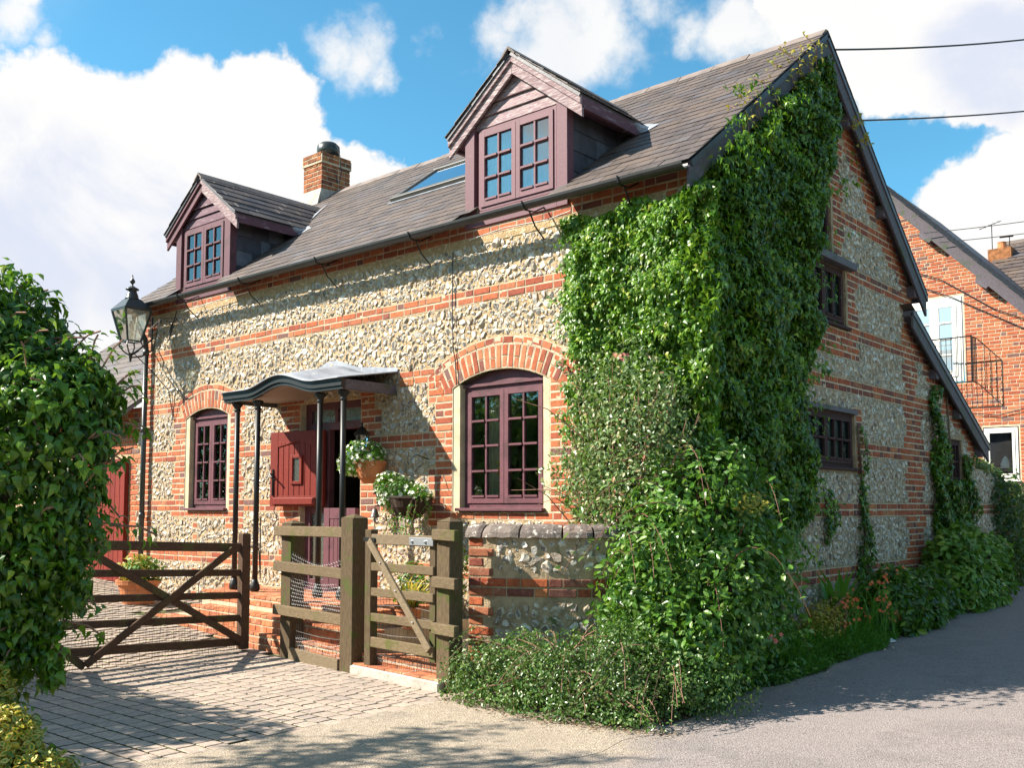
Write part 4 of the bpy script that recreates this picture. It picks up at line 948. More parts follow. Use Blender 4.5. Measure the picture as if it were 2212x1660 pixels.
for q in ((.33, .365, 1.68, 2.02), (.475, .51, 1.68, 2.02), (.365, .475, 1.985, 2.02), (.365, .475, 1.68, 1.715)): dbox(s, *q, t1, sgn*.058)
s.build('window_frame', 'wood_red_door', dlo, bevel=.003)
s = MB(); dbox(s, .365, .475, 1.715, 1.985, t1, sgn*.040); s.build('pane', 'frosted_glass', dlo)
s = MB(); dbox(s, .10, LWd-.06, 1.44, 1.52, t2, sgn*.075); s.build('drip_rail', 'wood_red_door', dlo, bevel=.008)
hd = MB(); hd.tube([DP(LWd-.05, 1.80, t2), DP(LWd-.04, 1.80, sgn*.10), DP(LWd-.10, 1.76, sgn*.12), DP(LWd-.13, 1.72, sgn*.09)], .012, 6); hd.tube([DP(LWd-.05, 1.86, sgn*.05), DP(LWd-.05, 1.55, sgn*.055)], .014, 5); hd.build('handle', 'iron_black', dlo)
ch_ = MB(); pts = [DP(LWd-.1, 1.42-.03*i, sgn*(.05+.03*math.sin(i))) for i in range(10)]; ch_.tube(pts, .006, 4); ch_.build('chain', 'iron_black', dlo)
# lower leaf, closed
ll_ = MB().box((-4.82, .02, .5), (-4.27, .06, 1.40)); llo = ll_.build('door', 'wood_plum', cot, bevel=.003, label='lower half of the stable door, closed and plum coloured')
s = MB().box((-4.82, -.0, .5), (-4.72, .02, 1.40)).box((-4.36, -.0, .5), (-4.27, .02, 1.40)).box((-4.72, .002, 1.28), (-4.36, .02, 1.40)).box((-4.72, .002, .5), (-4.36, .02, .66)); s.build('door_rail', 'wood_plum', llo, bevel=.003)
for i in range(5): MB().box((-4.718+.072*i, .008, .66), (-4.65+.072*i, .02, 1.28)).build('plank', 'wood_plum', llo, bevel=.002)
MB().box((-5.3, -.12, .42), (-4.15, .12, .48)).build('threshold', 'wood_plum', cot, bevel=.005)

# ------------------------------------------------------------------ porch
po = thing('porch', 'lead covered porch canopy with wavy front on four slim black iron columns', 'porch', (-4.65, -.6, .48))
def cz(x):
    a = abs(x+4.65); 
    if a > .62: return 2.745
    return 2.745+.115*.5*(1+math.cos(math.pi*a/.62))
xs = lin(-5.72, -3.60, 48); yf = -.78
def ribbon(mb, zf0, zf1, y0, y1):
    for a, b in zip(xs[:-1], xs[1:]):
        P = [(a, y0, cz(a)+zf0), (b, y0, cz(b)+zf0), (b, y0, cz(b)+zf1), (a, y0, cz(a)+zf1)]; Q = [(p[0], y1, p[2]) for p in P]
        mb.add(P+Q, [(0, 1, 2, 3), (7, 6, 5, 4), (0, 4, 5, 1), (2, 6, 7, 3)])
    for x in (xs[0], xs[-1]):
        mb.add([(x, y0, cz(x)+zf0), (x, y1, cz(x)+zf0), (x, y1, cz(x)+zf1), (x, y0, cz(x)+zf1)], [(0, 1, 2, 3)])
for (z0, z1, y0) in ((-.135, -.10, yf+.03), (-.10, -.05, yf+.012), (-.05, -.028, yf)):
    m_ = MB(); ribbon(m_, z0, z1, y0, yf+.07); m_.build('fascia', 'iron_black', po)
for sx_, xx in ((-1, xs[0]), (1, xs[-1])):
    MB().box((xx-.03, yf+.07, 2.61), (xx+.0, -.01, 2.715)).build('side_fascia', 'wood_barge_dark', po)
sof = MB()
for a, b in zip(xs[:-1], xs[1:]): sof.add([(a, yf+.05, cz(a)-.10), (b, yf+.05, cz(b)-.10), (b, -.0, cz(b)-.08), (a, -.0, cz(a)-.08)], [(0, 1, 2, 3)])
sof.build('soffit', 'porch_soffit', po)
rf_ = MB(); ys_ = lin(yf-.02, .0, 6)
def rz_(x, y): tt = (y-yf)/.78; return cz(x)-.026+tt*(.13+.05*math.cos((x+4.65)*1.4)) - .02*tt*(1-tt)*4*.0
xr_ = [xs[0]-.02]+xs[1:-1]+[xs[-1]+.02]
for i, y in enumerate(ys_):
    for x in xr_: rf_.v.append((x, y, rz_(x, y)))
n_ = len(xr_)
for j in range(len(ys_)-1):
    for i in range(n_-1): rf_.f.append((j*n_+i, j*n_+i+1, (j+1)*n_+i+1, (j+1)*n_+i)); rf_.m.append(0)
o = rf_.build('lead_roof', 'lead_sheet', po, smooth=True); sm = o.modifiers.new('thick', 'SOLIDIFY'); sm.thickness = .012; sm.offset = 1
up_ = MB()
for a, b in zip(xr_[:-1], xr_[1:]): up_.add([(a, -.022, rz_(a, 0)-.01), (b, -.022, rz_(b, 0)-.01), (b, -.018, rz_(b, 0)+.06+.01*math.sin(b*9)), (a, -.018, rz_(a, 0)+.06+.01*math.sin(a*9))], [(0, 1, 2, 3)])
up_.build('flashing', 'lead_sheet', po)
for x in (-5.58, -5.18, -4.07, -3.69):
    c_ = MB().tube([(x, -.66, .50), (x, -.66, 2.6)], .030, 12).build('column', 'iron_black', po, smooth=True)
    MB().lathe([(.05, .0), (.058, .03), (.052, .07), (.036, .10), (.031, .13)], (x, -.66, .481), 14).build('column_base', 'iron_black', c_, smooth=True)
    MB().lathe([(.031, 2.50), (.042, 2.515), (.032, 2.53), (.036, 2.55), (.06, 2.58), (.062, 2.60), (.04, 2.612)], (x, -.66, 0), 14).build('capital', 'iron_black', c_, smooth=True)

# ------------------------------------------------------------------ brick steps (skewed with the fence)
st_ = thing('brick_steps', 'red brick steps and terrace in front of the porch, behind the gates', 'steps', (-4.4, -.8, 0))
SK = -.105
def skf(x, y): return y+SK*(x+5.3)
STEPS = [(-5.95, -2.60, -.92, .48), (-5.85, -2.45, -1.10, .33), (-6.6, -1.35, -1.20, .17)]
core = MB()
for (xa, xb, yf_, zt) in STEPS:
    yb0 = -.02
    core.prism([(xa+.013, skf(xa, yf_)+.013, -.05), (xb-.013, skf(xb, yf_)+.013, -.05), (xb-.02, yb0, -.05), (xa+.02, yb0, -.05)], (0, 0, zt-.012+.05))
core.build('step_core', 'mortar_joint', st_)
kk, mm, ll = [], [], []; rr = random.Random(9)
th = math.atan(SK); ex_ = np.array([math.cos(th), math.sin(th), 0]); ey_ = np.array([-math.sin(th), math.cos(th), 0]); ez_ = np.array([0, 0, 1.])
for si, (xa, xb, yf_, zt) in enumerate(STEPS):
    # paver treads
    depth = (.98 if si == 0 else .30)
    nrow_ = int(depth/.112)
    for j in range(nrow_):
        x = xa+(.11 if j % 2 else 0)
        nose = (j == 0)
        while x < xb-.05:
            L = .112 if nose else .225; L = min(L, xb-x)
            cx_ = x+L/2; cy_ = skf(cx_, yf_)+.056+j*.112
            if cy_ < -.06:
                A = np.array([ex_, ez_, -ey_]).T@np.diag([(L-.01)/(.213 if L > .16 else .1), 1, .103/.062])
                kk.append(rr.randrange(3)+(0 if L > .16 else 3)); mm.append(A); ll.append(np.array([cx_, cy_, zt-.011+rr.uniform(-.002, .002)]))
            x += L
    # risers
    zb_ = STEPS[si+1][3] if si < 2 else 0
    nc = max(1, int((zt-zb_-.02)/.068))
    for j in range(nc):
        x = xa+(.11 if j % 2 else 0); z = zt-.055-.068*(j+.35)
        while x < xb-.05:
            L = min(.225, xb-x); cx_ = x+L/2
            A = np.array([ex_, -ey_, ez_]).T@np.diag([(L-.01)/.213, 1, .95]); kk.append(rr.randrange(3)); mm.append(A); ll.append(np.array([cx_, skf(cx_, yf_)+.012, z])); x += L
pieces('paving_brick', BR, kk, mm, ll, ['paving_brick'], st_, 200, np.linalg.norm(np.array(ll)-CAM, axis=1))
# wicket step
ws = thing('gate_step', 'low tiled step with rough white edge under the small gate', 'step', (-1.85, -1.62, 0))
def fy(x): return -1.42-.11*(x+3.6)        # fence line
MB().prism([(-2.42, fy(-2.42)-.06, -.03), (-1.22, fy(-1.22)-.06, -.03), (-1.22, fy(-1.22)+.16, -.03), (-2.42, fy(-2.42)+.16, -.03)], (0, 0, .105)).build('step_body', 'cement', ws, bevel=.012)
for i in range(5):
    xa = -2.40+.235*i; MB().prism([(xa, fy(xa)-.045, .076), (xa+.228, fy(xa+.228)-.045, .076), (xa+.228, fy(xa+.228)+.15, .076), (xa, fy(xa)+.15, .076)], (0, 0, .014)).build('tile', 'paving_brick', ws, bevel=.003)

# ------------------------------------------------------------------ fence between drive and steps
def post(mb, x, y, w_, h, cap=True, z0=-.05):
    a = w_/2; mb.box((x-a, y-a, z0), (x+a, y+a, h-.015)); mb.add([(x-a, y-a, h-.015), (x+a, y-a, h-.015), (x+a, y+a, h-.015), (x-a, y+a, h-.015), (x, y, h+.02)], [(0, 1, 4), (1, 2, 4), (2, 3, 4), (3, 0, 4)])
fe = thing('timber_fence', 'mossy post and rail fence panel with chicken wire left of the small gate', 'fence', (-3.0, -1.5, 0))
m_ = MB(); post(m_, -3.55, fy(-3.55)+.06, .16, 1.27); m_.build('post', 'wood_fence', fe, bevel=.008)
m_ = MB(); post(m_, -2.47, fy(-2.47)+.02, .17, 1.33); m_.build('post', 'wood_fence', fe, bevel=.008)
def rail(parent, x0, x1, z0, z1, h, th, off, mt='wood_rail', nm='rail'):
    MB().bar((x0, fy(x0)+off, z0), (x1, fy(x1)+off, z1), th, h).build(nm, mt, parent, bevel=.005)
for (z0, z1) in ((1.185, 1.19), (.855, .83), (.445, .435)): rail(fe, -3.70, -2.53, z0, z1, .092, .045, -.05)
rail(fe, -3.42, -2.60, .05, .03, .13, .03, -.045, 'wood_rail_worn', 'kick_board')
rail(fe, -3.64, -3.56, .6, .6, .0001, .01, 0) if 0 else None
def hexmesh(nm, parent, P0, ux, uz, W_, H_, cell, r, sagf, mat):
    mb = MB(); P0 = Vector(P0); ux = Vector(ux); uz = Vector(uz); w3 = cell*math.sqrt(3)/2; rowh = cell*.75*1.15; r_ = random.Random(3)
    def pt(a, b): a2 = min(max(a, 0), W_); return P0+ux*a2+uz*(b+sagf(a2, b))+ux.cross(uz)*(.012*math.sin(a*9+b*5))
    nr_, nc_ = int(H_/rowh), int(W_/w3)
    for i in range(nr_):
        for j in range(nc_):
            o_ = w3/2 if i % 2 else 0; x = j*w3+o_; z = i*rowh
            a, b, c_, d_ = pt(x, z), pt(x+w3/2, z+cell*.28), pt(x+w3, z), pt(x+w3/2, z+rowh)
            mb.tube([a, b, c_], r, 3, cap=False); mb.tube([b, d_], r, 3, cap=False)
    return mb.build(nm, mat, parent)
UXF = (1/math.hypot(1, .11), -.11/math.hypot(1, .11), 0)
hexmesh('chicken_wire', fe, (-3.48, fy(-3.48)+.0, .50), UXF, (0, 0, 1), .95, .52, .042, .0009, lambda a, b: -.10*math.sin(a*3.3)*(b/.5), 'wire_pale')
hexmesh('chicken_wire', fe, (-3.40, fy(-3.40)+.0, .08), UXF, (0, 0, 1), .85, .16, .040, .0009, lambda a, b: .02*math.sin(a*9), 'wire_pale')
def gridmesh(nm, parent, P0, ux, uz, W_, H_, cx_, cz_, r, mat, seed=1, wob=.01):
    mb = MB(); P0 = Vector(P0); ux = Vector(ux); uz = Vector(uz); r_ = random.Random(seed); n_ = ux.cross(uz)
    nx, nz = int(W_/cx_), int(H_/cz_); ph = r_.random()*6
    def pt(i, j): a, b = i*cx_, j*cz_; return P0+ux*(a+wob*math.sin(b*11+i*.9+ph))+uz*(b+wob*1.3*math.sin(a*5+ph+j*.7))+n_*(wob*math.sin(a*7+b*4))
    for i in range(nx+1): mb.tube([pt(i, j) for j in range(nz+1)], r, 3, cap=False)
    for j in range(nz+1): mb.tube([pt(i, j) for i in range(nx+1)], r, 3, cap=False)
    return mb.build(nm, mat, parent)
gridmesh('wire_mesh', fe, (-3.4, fy(-3.4)+.02, .1), UXF, (0, 0, 1), .85, .62, .05, .075, .0014, 'wire_dark')
# post beside the wall, with stub rails
f2 = thing('gate_post', 'mossy square gate post with three short rails beside the flint wall', 'post', (-1.22, -1.62, 0))
m_ = MB(); post(m_, -1.235, fy(-1.235)+.075, .15, 1.31); m_.build('post', 'wood_fence', f2, bevel=.008)
for z in (1.195, .83, .475): MB().bar((-1.325, fy(-1.325)-.022, z), (-1.045, fy(-1.045)-.022, z-.006), .05, .085).build('rail', 'wood_rail', f2, bevel=.005)
# wicket gate
wg = thing('wicket_gate', 'small five bar wooden wicket gate with diagonal brace and metal latch plate', 'gate', (-1.8, -1.6, .1))
for (x, z0, z1) in ((-2.20, .06, 1.22),): MB().box((x-.04, fy(x)-.03, z0), (x+.04, fy(x)+.05, z1)).build('stile', 'wood_fence', wg, bevel=.005)
MB().box((-1.40, fy(-1.4)-.005, .2), (-1.33, fy(-1.4)+.05, 1.15)).build('stile', 'wood_fence', wg, bevel=.005)
for z, h in ((1.14, .085), (.91, .07), (.70, .07), (.49, .07), (.285, .085)): rail(wg, -2.24, -1.33, z, z, h, .025, -.01, 'wood_rail' if z != 1.14 else 'wood_rail_worn')
MB().bar((-2.18, fy(-2.18)-.035, 1.13), (-1.36, fy(-1.36)-.035, .30), .022, .07).build('brace', 'wood_rail_worn', wg, bevel=.003)
lp = MB().bar((-1.63, fy(-1.63)-.028, 1.135), (-1.325, fy(-1.325)-.028, 1.135), .008, .062).build('latch_plate', 'galvanised', wg, bevel=.002)
b_ = MB()
for x in (-1.59, -1.42): b_.lathe([(.001, -.012), (.012, -.008), (.014, 0), (.012, .008), (.001, .012)], (x, fy(x)-.036, 1.135), 8)
b_.build('bolt', 'galvanised', lp)
b_ = MB()
for q in (.22, .48, .76): x = -2.18+.82*q; b_.lathe([(.001, -.010), (.010, 0), (.001, .010)], (x, fy(x)-.05, 1.13-.83*q), 8)
b_.build('bolt', 'galvanised', wg)
MB().bar((-2.26, fy(-2.26)-.03, 1.14), (-2.1, fy(-2.1)-.03, 1.135), .012, .03).build('hinge', 'iron_black', wg)
gridmesh('wire_mesh', wg, (-2.18, fy(-2.18)+.03, .14), UXF, (0, 0, 1), .86, .72, .045, .075, .0015, 'wire_dark', 4)
gridmesh('wire_mesh', wg, (-2.18, fy(-2.18)+.045, .10), UXF, (0, 0, 1), .86, .2, .022, .04, .0013, 'wire_dark', 5)
# field gate, seen nearly along the drive (plane x = const)
fg = thing('field_gate', 'long brown five bar field gate with crossed braces and wire mesh, half hidden by ivy', 'gate', (-4.22, -2.9, 0))
GX = -4.22; ya, yb = -1.455, -4.3
def gz_(y): return .045*(ya-y)
MB().box((GX-.04, ya-.045, .02), (GX+.05, ya+.045, 1.15)).build('stile', 'wood_gate', fg, bevel=.006)
MB().box((GX-.04, yb-.04, .1), (GX+.05, yb+.04, 1.3)).build('stile', 'wood_gate', fg, bevel=.006)
for z, h in ((1.01, .085), (.765, .065), (.545, .065), (.325, .065), (.095, .075)):
    MB().bar((GX, ya-.03, z), (GX, yb, z+gz_(yb)), .04, h).build('rail', 'wood_gate', fg, bevel=.005)
MB().bar((GX+.035, ya-.02, .10), (GX+.035, -3.05, 1.03), .028, .065).build('brace', 'wood_gate', fg, bevel=.004)
MB().bar((GX+.063, -1.62, 1.0), (GX+.063, -3.05, .06), .026, .065).build('brace', 'wood_gate', fg, bevel=.004)
MB().bar((GX+.035, -3.05, .04), (GX+.035, -4.2, 1.0), .028, .065).build('brace', 'wood_gate', fg, bevel=.004)
MB().tube([(GX+.05, ya, 1.0), (GX+.06, ya+.10, 1.04), (GX+.05, ya+.14, .98), (GX+.05, ya+.16, .7), (GX+.05, ya+.15, 1.3)], .006, 5).build('latch_wire', 'iron_greenish', fg)
gridmesh('wire_mesh', fg, (GX-.03, yb, .03), (0, 1, -.02), (0, 0, 1), 2.8, .82, .066, .075, .0015, 'wire_dark', 7)
gridmesh('wire_mesh', fg, (GX-.035, yb, .0), (0, 1, -.03), (0, 0, 1), 2.8, .36, .028, .045, .0012, 'wire_dark', 8, .006)

# ------------------------------------------------------------------ curved flint garden wall
gw = thing('garden_wall', 'low curved garden wall of flints and old bricks with rounded coping', 'wall', (-.7, -1.1, 0))
CP = [Vector((-1.265, -1.36)), Vector((-.95, -1.27)), Vector((-.45, -.98)), Vector((-.08, -.5)), Vector((.0, -.02))]
def curve2(s):
    n = len(CP)-1; s = min(max(s, 0), .9999)*n; i = int(s); t_ = s-i; P = lambda k: CP[min(max(k, 0), n)]
    p0, p1, p2, p3 = P(i-1), P(i), P(i+1), P(i+2)
    return .5*((2*p1)+(p2-p0)*t_+(2*p0-5*p1+4*p2-p3)*t_*t_+(-p0+3*p1-3*p2+p3)*t_**3)
samp = [curve2(i/200) for i in range(201)]; acc = [0]
for a, b in zip(samp[:-1], samp[1:]): acc.append(acc[-1]+(b-a).length)
GL = acc[-1]; acc = np.array(acc); sxy = np.array([list(p) for p in samp])
def gpos(u): return np.array([np.interp(u, acc, sxy[:, 0]), np.interp(u, acc, sxy[:, 1])])
def gfr(u):
    d = gpos(min(u+.02, GL))-gpos(max(u-.02, 0)); d /= np.linalg.norm(d); return np.array([d[0], d[1], 0]), np.array([d[1], -d[0], 0])
WW = lambda u, v: (*gpos(u), v)
def WFr(u, v): a, b = gfr(u); return np.array([a, b, [0, 0, 1]]).T
cm = MB(); us_ = lin(0, GL, 24)
for a, b in zip(us_[:-1], us_[1:]):
    pa, pb = gpos(a), gpos(b); na, nb = gfr(a)[1][:2], gfr(b)[1][:2]; qa, qb = pa-na*.22, pb-nb*.22
    cm.add([(*pa, -.1), (*pb, -.1), (*pb, 1.17), (*pa, 1.17), (*qa, -.1), (*qb, -.1), (*qb, 1.17), (*qa, 1.17)], [(0, 1, 2, 3), (7, 6, 5, 4), (3, 2, 6, 7)]+([(0, 3, 7, 4)] if a == 0 else []))
cm.build('wall_core', 'mortar_grey', gw)
def wb_mask(U, k, z): return ((U < .14+.09*((k//1) % 2)) & (z < 1.17)) | (k in (9, 10)) | (k in (0, 1))
bl_ = courses(wb_mask, 0, GL, 0, 15, .077, .01, seed=6)
k1, m1_, l1 = lay([b for b in bl_ if b[1] < 1.15], WW, WFr, seed=21)
# end face of the wall
k2, m2_, l2 = [], [], []
for k in range(15):
    a, b = gfr(0); A = np.array([b, -a, [0, 0, 1.]]).T; p = gpos(0)
    k2.append(k % 3); m2_.append(A@np.diag([.95, 1, 1])); l2.append(np.array([*(p-b[:2]*.11), .01+(k+.5)*.077]))
pieces('brick', BR, k1+k2, m1_+m2_, l1+l2, ['brick_old'], gw, 250, np.arange(len(k1+k2)))
def wf_test(U, V, Q):
    ok = (V > .2) & (V < 1.14) & (U > .26) & ~((V > .68-Q) & (V < .87+Q)) & (V+Q < 1.17)
    return ok
ks, Ms, Ls = flints(wf_test, .2, GL, .16, 1.16, [(.050, 70), (.040, 350), (.030, 900), (.022, 900)], WW, WFr, seed=33, proud=.34)
pieces('flint', FL, ks, Ms, Ls, ['flint_white', 'flint_dark'], gw, 250, np.arange(len(ks)))
u = -.03; i = 0
while u < GL-.1:
    L = [.16, .31, .34, .24, .3][i % 5]; cpb = MB(); nn_ = 5; pr = [(math.cos(a)*.145, math.sin(a)*.105+.005) for a in [math.pi*q/8 for q in range(9)]]
    rings = []
    for q in range(nn_+1):
        uu = u+.008+(L-.016)*q/nn_; p = gpos(max(uu, 0)); a_, b_ = gfr(max(uu, 0)); p = p+a_[:2]*min(uu, 0)-b_[:2]*.11; sc = .93 if q in (0, nn_) else 1
        rings.append([(p[0]+b_[0]*x*sc, p[1]+b_[1]*x*sc, 1.165+z*sc+.004*math.sin(uu*60+x*30)) for x, z in pr])
    V_ = [v for r_ in rings for v in r_]; k_ = 9
    cpb.add(V_, [(q*k_+j, q*k_+j+1, (q+1)*k_+j+1, (q+1)*k_+j) for q in range(nn_) for j in range(k_-1)]+[tuple(range(k_)), tuple(nn_*k_+j for j in range(k_-1, -1, -1))]+[((q+1)*k_, q*k_, q*k_+8, (q+1)*k_+8) for q in range(nn_)])
    cpb.build('coping_stone', 'coping_stone', gw); u += L; i += 1

# ------------------------------------------------------------------ street lantern on the corner
la = thing('corner_lantern', 'old tapered glass street lantern on an iron bracket at the far house corner', 'lantern', (-8.38, -.5, 3.5))
LX, LYY = -8.38, -.5
def sq(r_, z): return [(LX-r_, LYY-r_, z), (LX+r_, LYY-r_, z), (LX+r_, LYY+r_, z), (LX-r_, LYY+r_, z)]
def frame_sq(mb, r_, z, w_):
    q = sq(r_, z)
    for i in range(4): mb.bar(q[i], q[(i+1) % 4], w_, w_)
f_ = MB(); frame_sq(f_, .095, 3.66, .018); frame_sq(f_, .185, 4.08, .024)
for a, b in zip(sq(.095, 3.66), sq(.185, 4.08)): f_.bar(a, b, .02, .02, (1, .3, 0))
f_.build('lantern_frame', 'iron_greenish', la)
for i in range(4):
    a, b = sq(.09, 3.67), sq(.18, 4.07); MB().add([a[i], a[(i+1) % 4], b[(i+1) % 4], b[i]], [(0, 1, 2, 3)]).build('pane', 'lantern_glass', la)
top = MB(); a, b = sq(.205, 4.09), sq(.085, 4.24); top.add(a+b, [(i, (i+1) % 4, 4+(i+1) % 4, 4+i) for i in range(4)]+[(3, 2, 1, 0), (4, 5, 6, 7)])
top.build('lantern_hood', 'iron_greenish', la, bevel=.004)
MB().lathe([(.10, 4.235), (.085, 4.26), (.08, 4.29), (.06, 4.34), (.055, 4.36), (.09, 4.37), (.085, 4.385), (.04, 4.41), (.012, 4.43), (.012, 4.45), (.035, 4.475), (.035, 4.495), (.012, 4.53), (.005, 4.58)], (LX, LYY, 0), 14).build('finial', 'iron_greenish', la, smooth=True)
MB().lathe([(.02, 3.70), (.025, 3.78), (.03, 3.82), (.03, 3.9), (.015, 3.94)], (LX, LYY, 0), 10).build('gas_burner', 'white_gas', la)
s = MB()
for a in sq(.09, 3.66): s.tube([a, (LX+(a[0]-LX)*1.25, LYY+(a[1]-LYY)*1.25, 3.60), (LX+(a[0]-LX)*.7, LYY+(a[1]-LYY)*.7, 3.52), (LX, LYY, 3.46)], .010, 5)
s.tube([(LX, LYY, 3.50), (LX, LYY, 3.38)], [.03, .012], 8); s.build('lantern_cradle', 'iron_black', la)
s = MB(); s.tube([(LX, LYY, 3.47), (-8.55, -.28, 3.60), (-8.68, -.03, 3.78)], .013, 6); s.tube([(LX, LYY, 3.44), (-8.55, -.25, 3.50), (-8.68, -.03, 3.62)], .012, 6)
s.tube([(-8.70, -.03, 3.95), (-8.40, -.04, 4.02), (-8.1, -.05, 3.95), (-8.2, -.04, 3.82)], .008, 5); s.tube([(-8.68, -.03, 3.62), (-8.68, -.03, 4.1)], .012, 5)
s.build('lantern_bracket', 'iron_black', la)
bs_ = thing('aerial_bracket', 'bent metal strip bracket on the wall under the far end of the gutter', 'bracket', (-8.4, -.1, 3.9))
s = MB(); s.tube([(-8.62, -.12, 3.80), (-8.58, -.12, 3.90), (-8.25, -.16, 4.0), (-8.32, -.14, 3.86)], .011, 4); s.build('strip', 'galvanised', bs_)
s = MB(); s.tube([(-8.6, -.05, 3.6), (-8.45, -.05, 4.05), (-8.0, -.05, 4.0), (-8.2, -.05, 3.7), (-8.0, -.05, 4.1)], .008, 4); s.build('rod', 'iron_black', bs_)

# ------------------------------------------------------------------ items on the wall by the door
wl = thing('wall_lantern', 'small black coach lantern on the wall right of the door', 'wall lantern', (-4.09, -.12, 2.15))
X, Y = -4.13, -.17; s = MB(); s.lathe([(.03, 1.99), (.045, 2.02), (.05, 2.03)], (X, Y, 0), 8)
for i in range(6):
    a = i*math.pi/3; s.tube([(X+.045*math.cos(a), Y+.045*math.sin(a), 2.03), (X+.075*math.cos(a), Y+.075*math.sin(a), 2.19)], .005, 4)
s.lathe([(.095, 2.19), (.085, 2.205), (.04, 2.25), (.045, 2.255), (.02, 2.275), (.008, 2.29), (.014, 2.305), (.003, 2.34)], (X, Y, 0), 8); s.tube([(X, Y, 2.0), (X, Y, 1.93)], [.02, .004], 6); s.build('lantern_frame', 'iron_black', wl)
MB().lathe([(.046, 2.035), (.072, 2.185)], (X, Y, 0), 6).build('lantern_glass', 'window_glass', wl)
s = MB(); s.tube([(X, Y, 2.0), (X+.02, Y+.06, 1.95), (X+.06, -.03, 2.0), (X+.08, -.02, 2.03)], .012, 6); s.tube([(-4.05, -.035, 2.02), (-4.05, -.0, 2.02)], [.06, .065], 12); s.build('wall_bracket', 'iron_black', wl)

# ------------------------------------------------------------------ leaves
def leaf_base(kind, seed=0):
    r = random.Random(seed); q = lambda a=.04: r.uniform(-a, a)
    if kind == 'ivy':
        V = [(0, 0, 0), (-.46+q(), .12, -.10+q()), (-.26, .42, -.02), (0+q(), 1, -.22+q()), (.26, .42, -.02), (.46+q(), .12, -.10+q()), (0, .36, .05)]
        F = [(6, i, i+1) for i in range(0, 5)]+[(6, 5, 0)]; return tri_base(V, [tuple(reversed(f)) for f in F])
    if kind == 'ivyn':
        V = [(0, 0, 0), (-.34+q(), .10, -.08+q()), (-.20, .45, -.02), (0+q(), 1, -.25+q()), (.20, .45, -.02), (.34+q(), .10, -.08+q()), (0, .36, .06)]
        F = [(6, i, i+1) for i in range(0, 5)]+[(6, 5, 0)]; return tri_base(V, [tuple(reversed(f)) for f in F])
    if kind == 'oval':
        V = [(0, 0, 0), (-.24, .3, .05), (-.22, .68, .0), (0, 1, -.12), (.22, .68, 0), (.24, .3, .05), (0, .5, -.03)]
        return tri_base(V, [(6, i+1, i) for i in range(5)]+[(6, 0, 5)])
    if kind == 'small':
        V = [(0, 0, 0), (-.3, .5, .06), (0, 1, -.05), (.3, .5, .06)]; return tri_base(V, [(0, 3, 2, 1)][:0]+[(0, 2, 1), (0, 3, 2)])
    if kind == 'varieg':
        V = [(0, 0, 0), (-.26, .3, .05), (-.24, .68, .0), (0, 1, -.12), (.24, .68, 0), (.26, .3, .05)]; I = [(x*.45, .5+(y-.5)*.6, z*.5+.012) for x, y, z in V]
        F = [(i, 6+i, 6+(i+1) % 6, (i+1) % 6) for i in range(6)]+[tuple(range(11, 5, -1))]; return tri_base(V+I, F, [0]*6+[1])
    if kind == 'blade':
        V = [(-.03, 0, 0), (.03, 0, 0), (.03, .45, .06), (-.03, .45, .06), (.02, .8, -.02), (-.02, .8, -.02), (0, 1, -.16)]
        return tri_base(V, [(0, 1, 2, 3), (3, 2, 4, 5), (5, 4, 6)])
def unit(a): return a/np.maximum(np.linalg.norm(a, axis=-1, keepdims=True), 1e-9)
def foliage(name, P, N, size, kind, mats, parent, droop=.8, spread=.5, upb=.3, out=.3, var=.3, seed=0, kindtag='stuff'):
    r = np.random.default_rng(seed); n = len(P)
    if n == 0: return
    N = unit(N+r.normal(size=(n, 3))*spread+np.array([0, 0, upb]))
    Tt = np.array([0, 0, -1.0])*droop+unit(r.normal(size=(n, 3)))*.6+N*out
    Tt = Tt-N*np.sum(Tt*N, axis=1, keepdims=True); Tt = unit(Tt); X = np.cross(Tt, N)
    s = size*r.uniform(1-var, 1+var, n)
    A = np.stack([X, Tt, N], axis=2)*s[:, None, None]
    bs = [leaf_base(kind, i) for i in range(3)]
    return scatter(name, bs, r.integers(0, 3, n), A, P, mats, parent, kindtag)
def lump(P, sc=1.0, seed=0):
    x, y, z = P[:, 0]*sc+seed, P[:, 1]*sc+seed*1.7, P[:, 2]*sc
    return (np.sin(x*3.1+np.sin(y*2.3)*1.3)+np.sin(z*3.7+np.sin(x*2.9+y)*1.4)+np.sin(y*3.3+z*2.1)+.6*np.sin(x*7.3+z*6.1)+.6*np.sin(z*9.1+y*7.7))/4.2
def ellipsoids(bl_, n, seed=0, shell=.35, noise_=.22, seedn=0, ymin=None, test=None, zmin=0.02):
    """points in the outer shell of a union of ellipsoids, with outward normals"""
    r = np.random.default_rng(seed); Ps, Ns = [], []; vol = np.array([a*b*c for (_, (a, b, c)) in bl_]); vol = vol**.67; vol = vol/vol.sum()
    for (c, rd), f in zip(bl_, vol):
        m = int(n*f*1.6); d = unit(r.normal(size=(m, 3))); q = 1-shell*r.random(m)**1.3
        c = np.array(c); rd = np.array(rd); P0 = c+d*rd; q = q+noise_*lump(P0, 2.2, seedn); P = c+d*rd*q[:, None]
        ok = P[:, 2] > np.array([g(*p[:2]) for p in P])+zmin
        for (c2, r2) in bl_:
            if tuple(c2) == tuple(c): continue
            e = (P-np.array(c2))/np.array(r2); ok &= (e*e).sum(1) > .5
        if test is not None: ok &= test(P)
        Ps.append(P[ok]); Ns.append(unit(d/rd)[ok])
    P = np.concatenate(Ps); N = np.concatenate(Ns); idx = r.permutation(len(P))[:n]; return P[idx], N[idx]
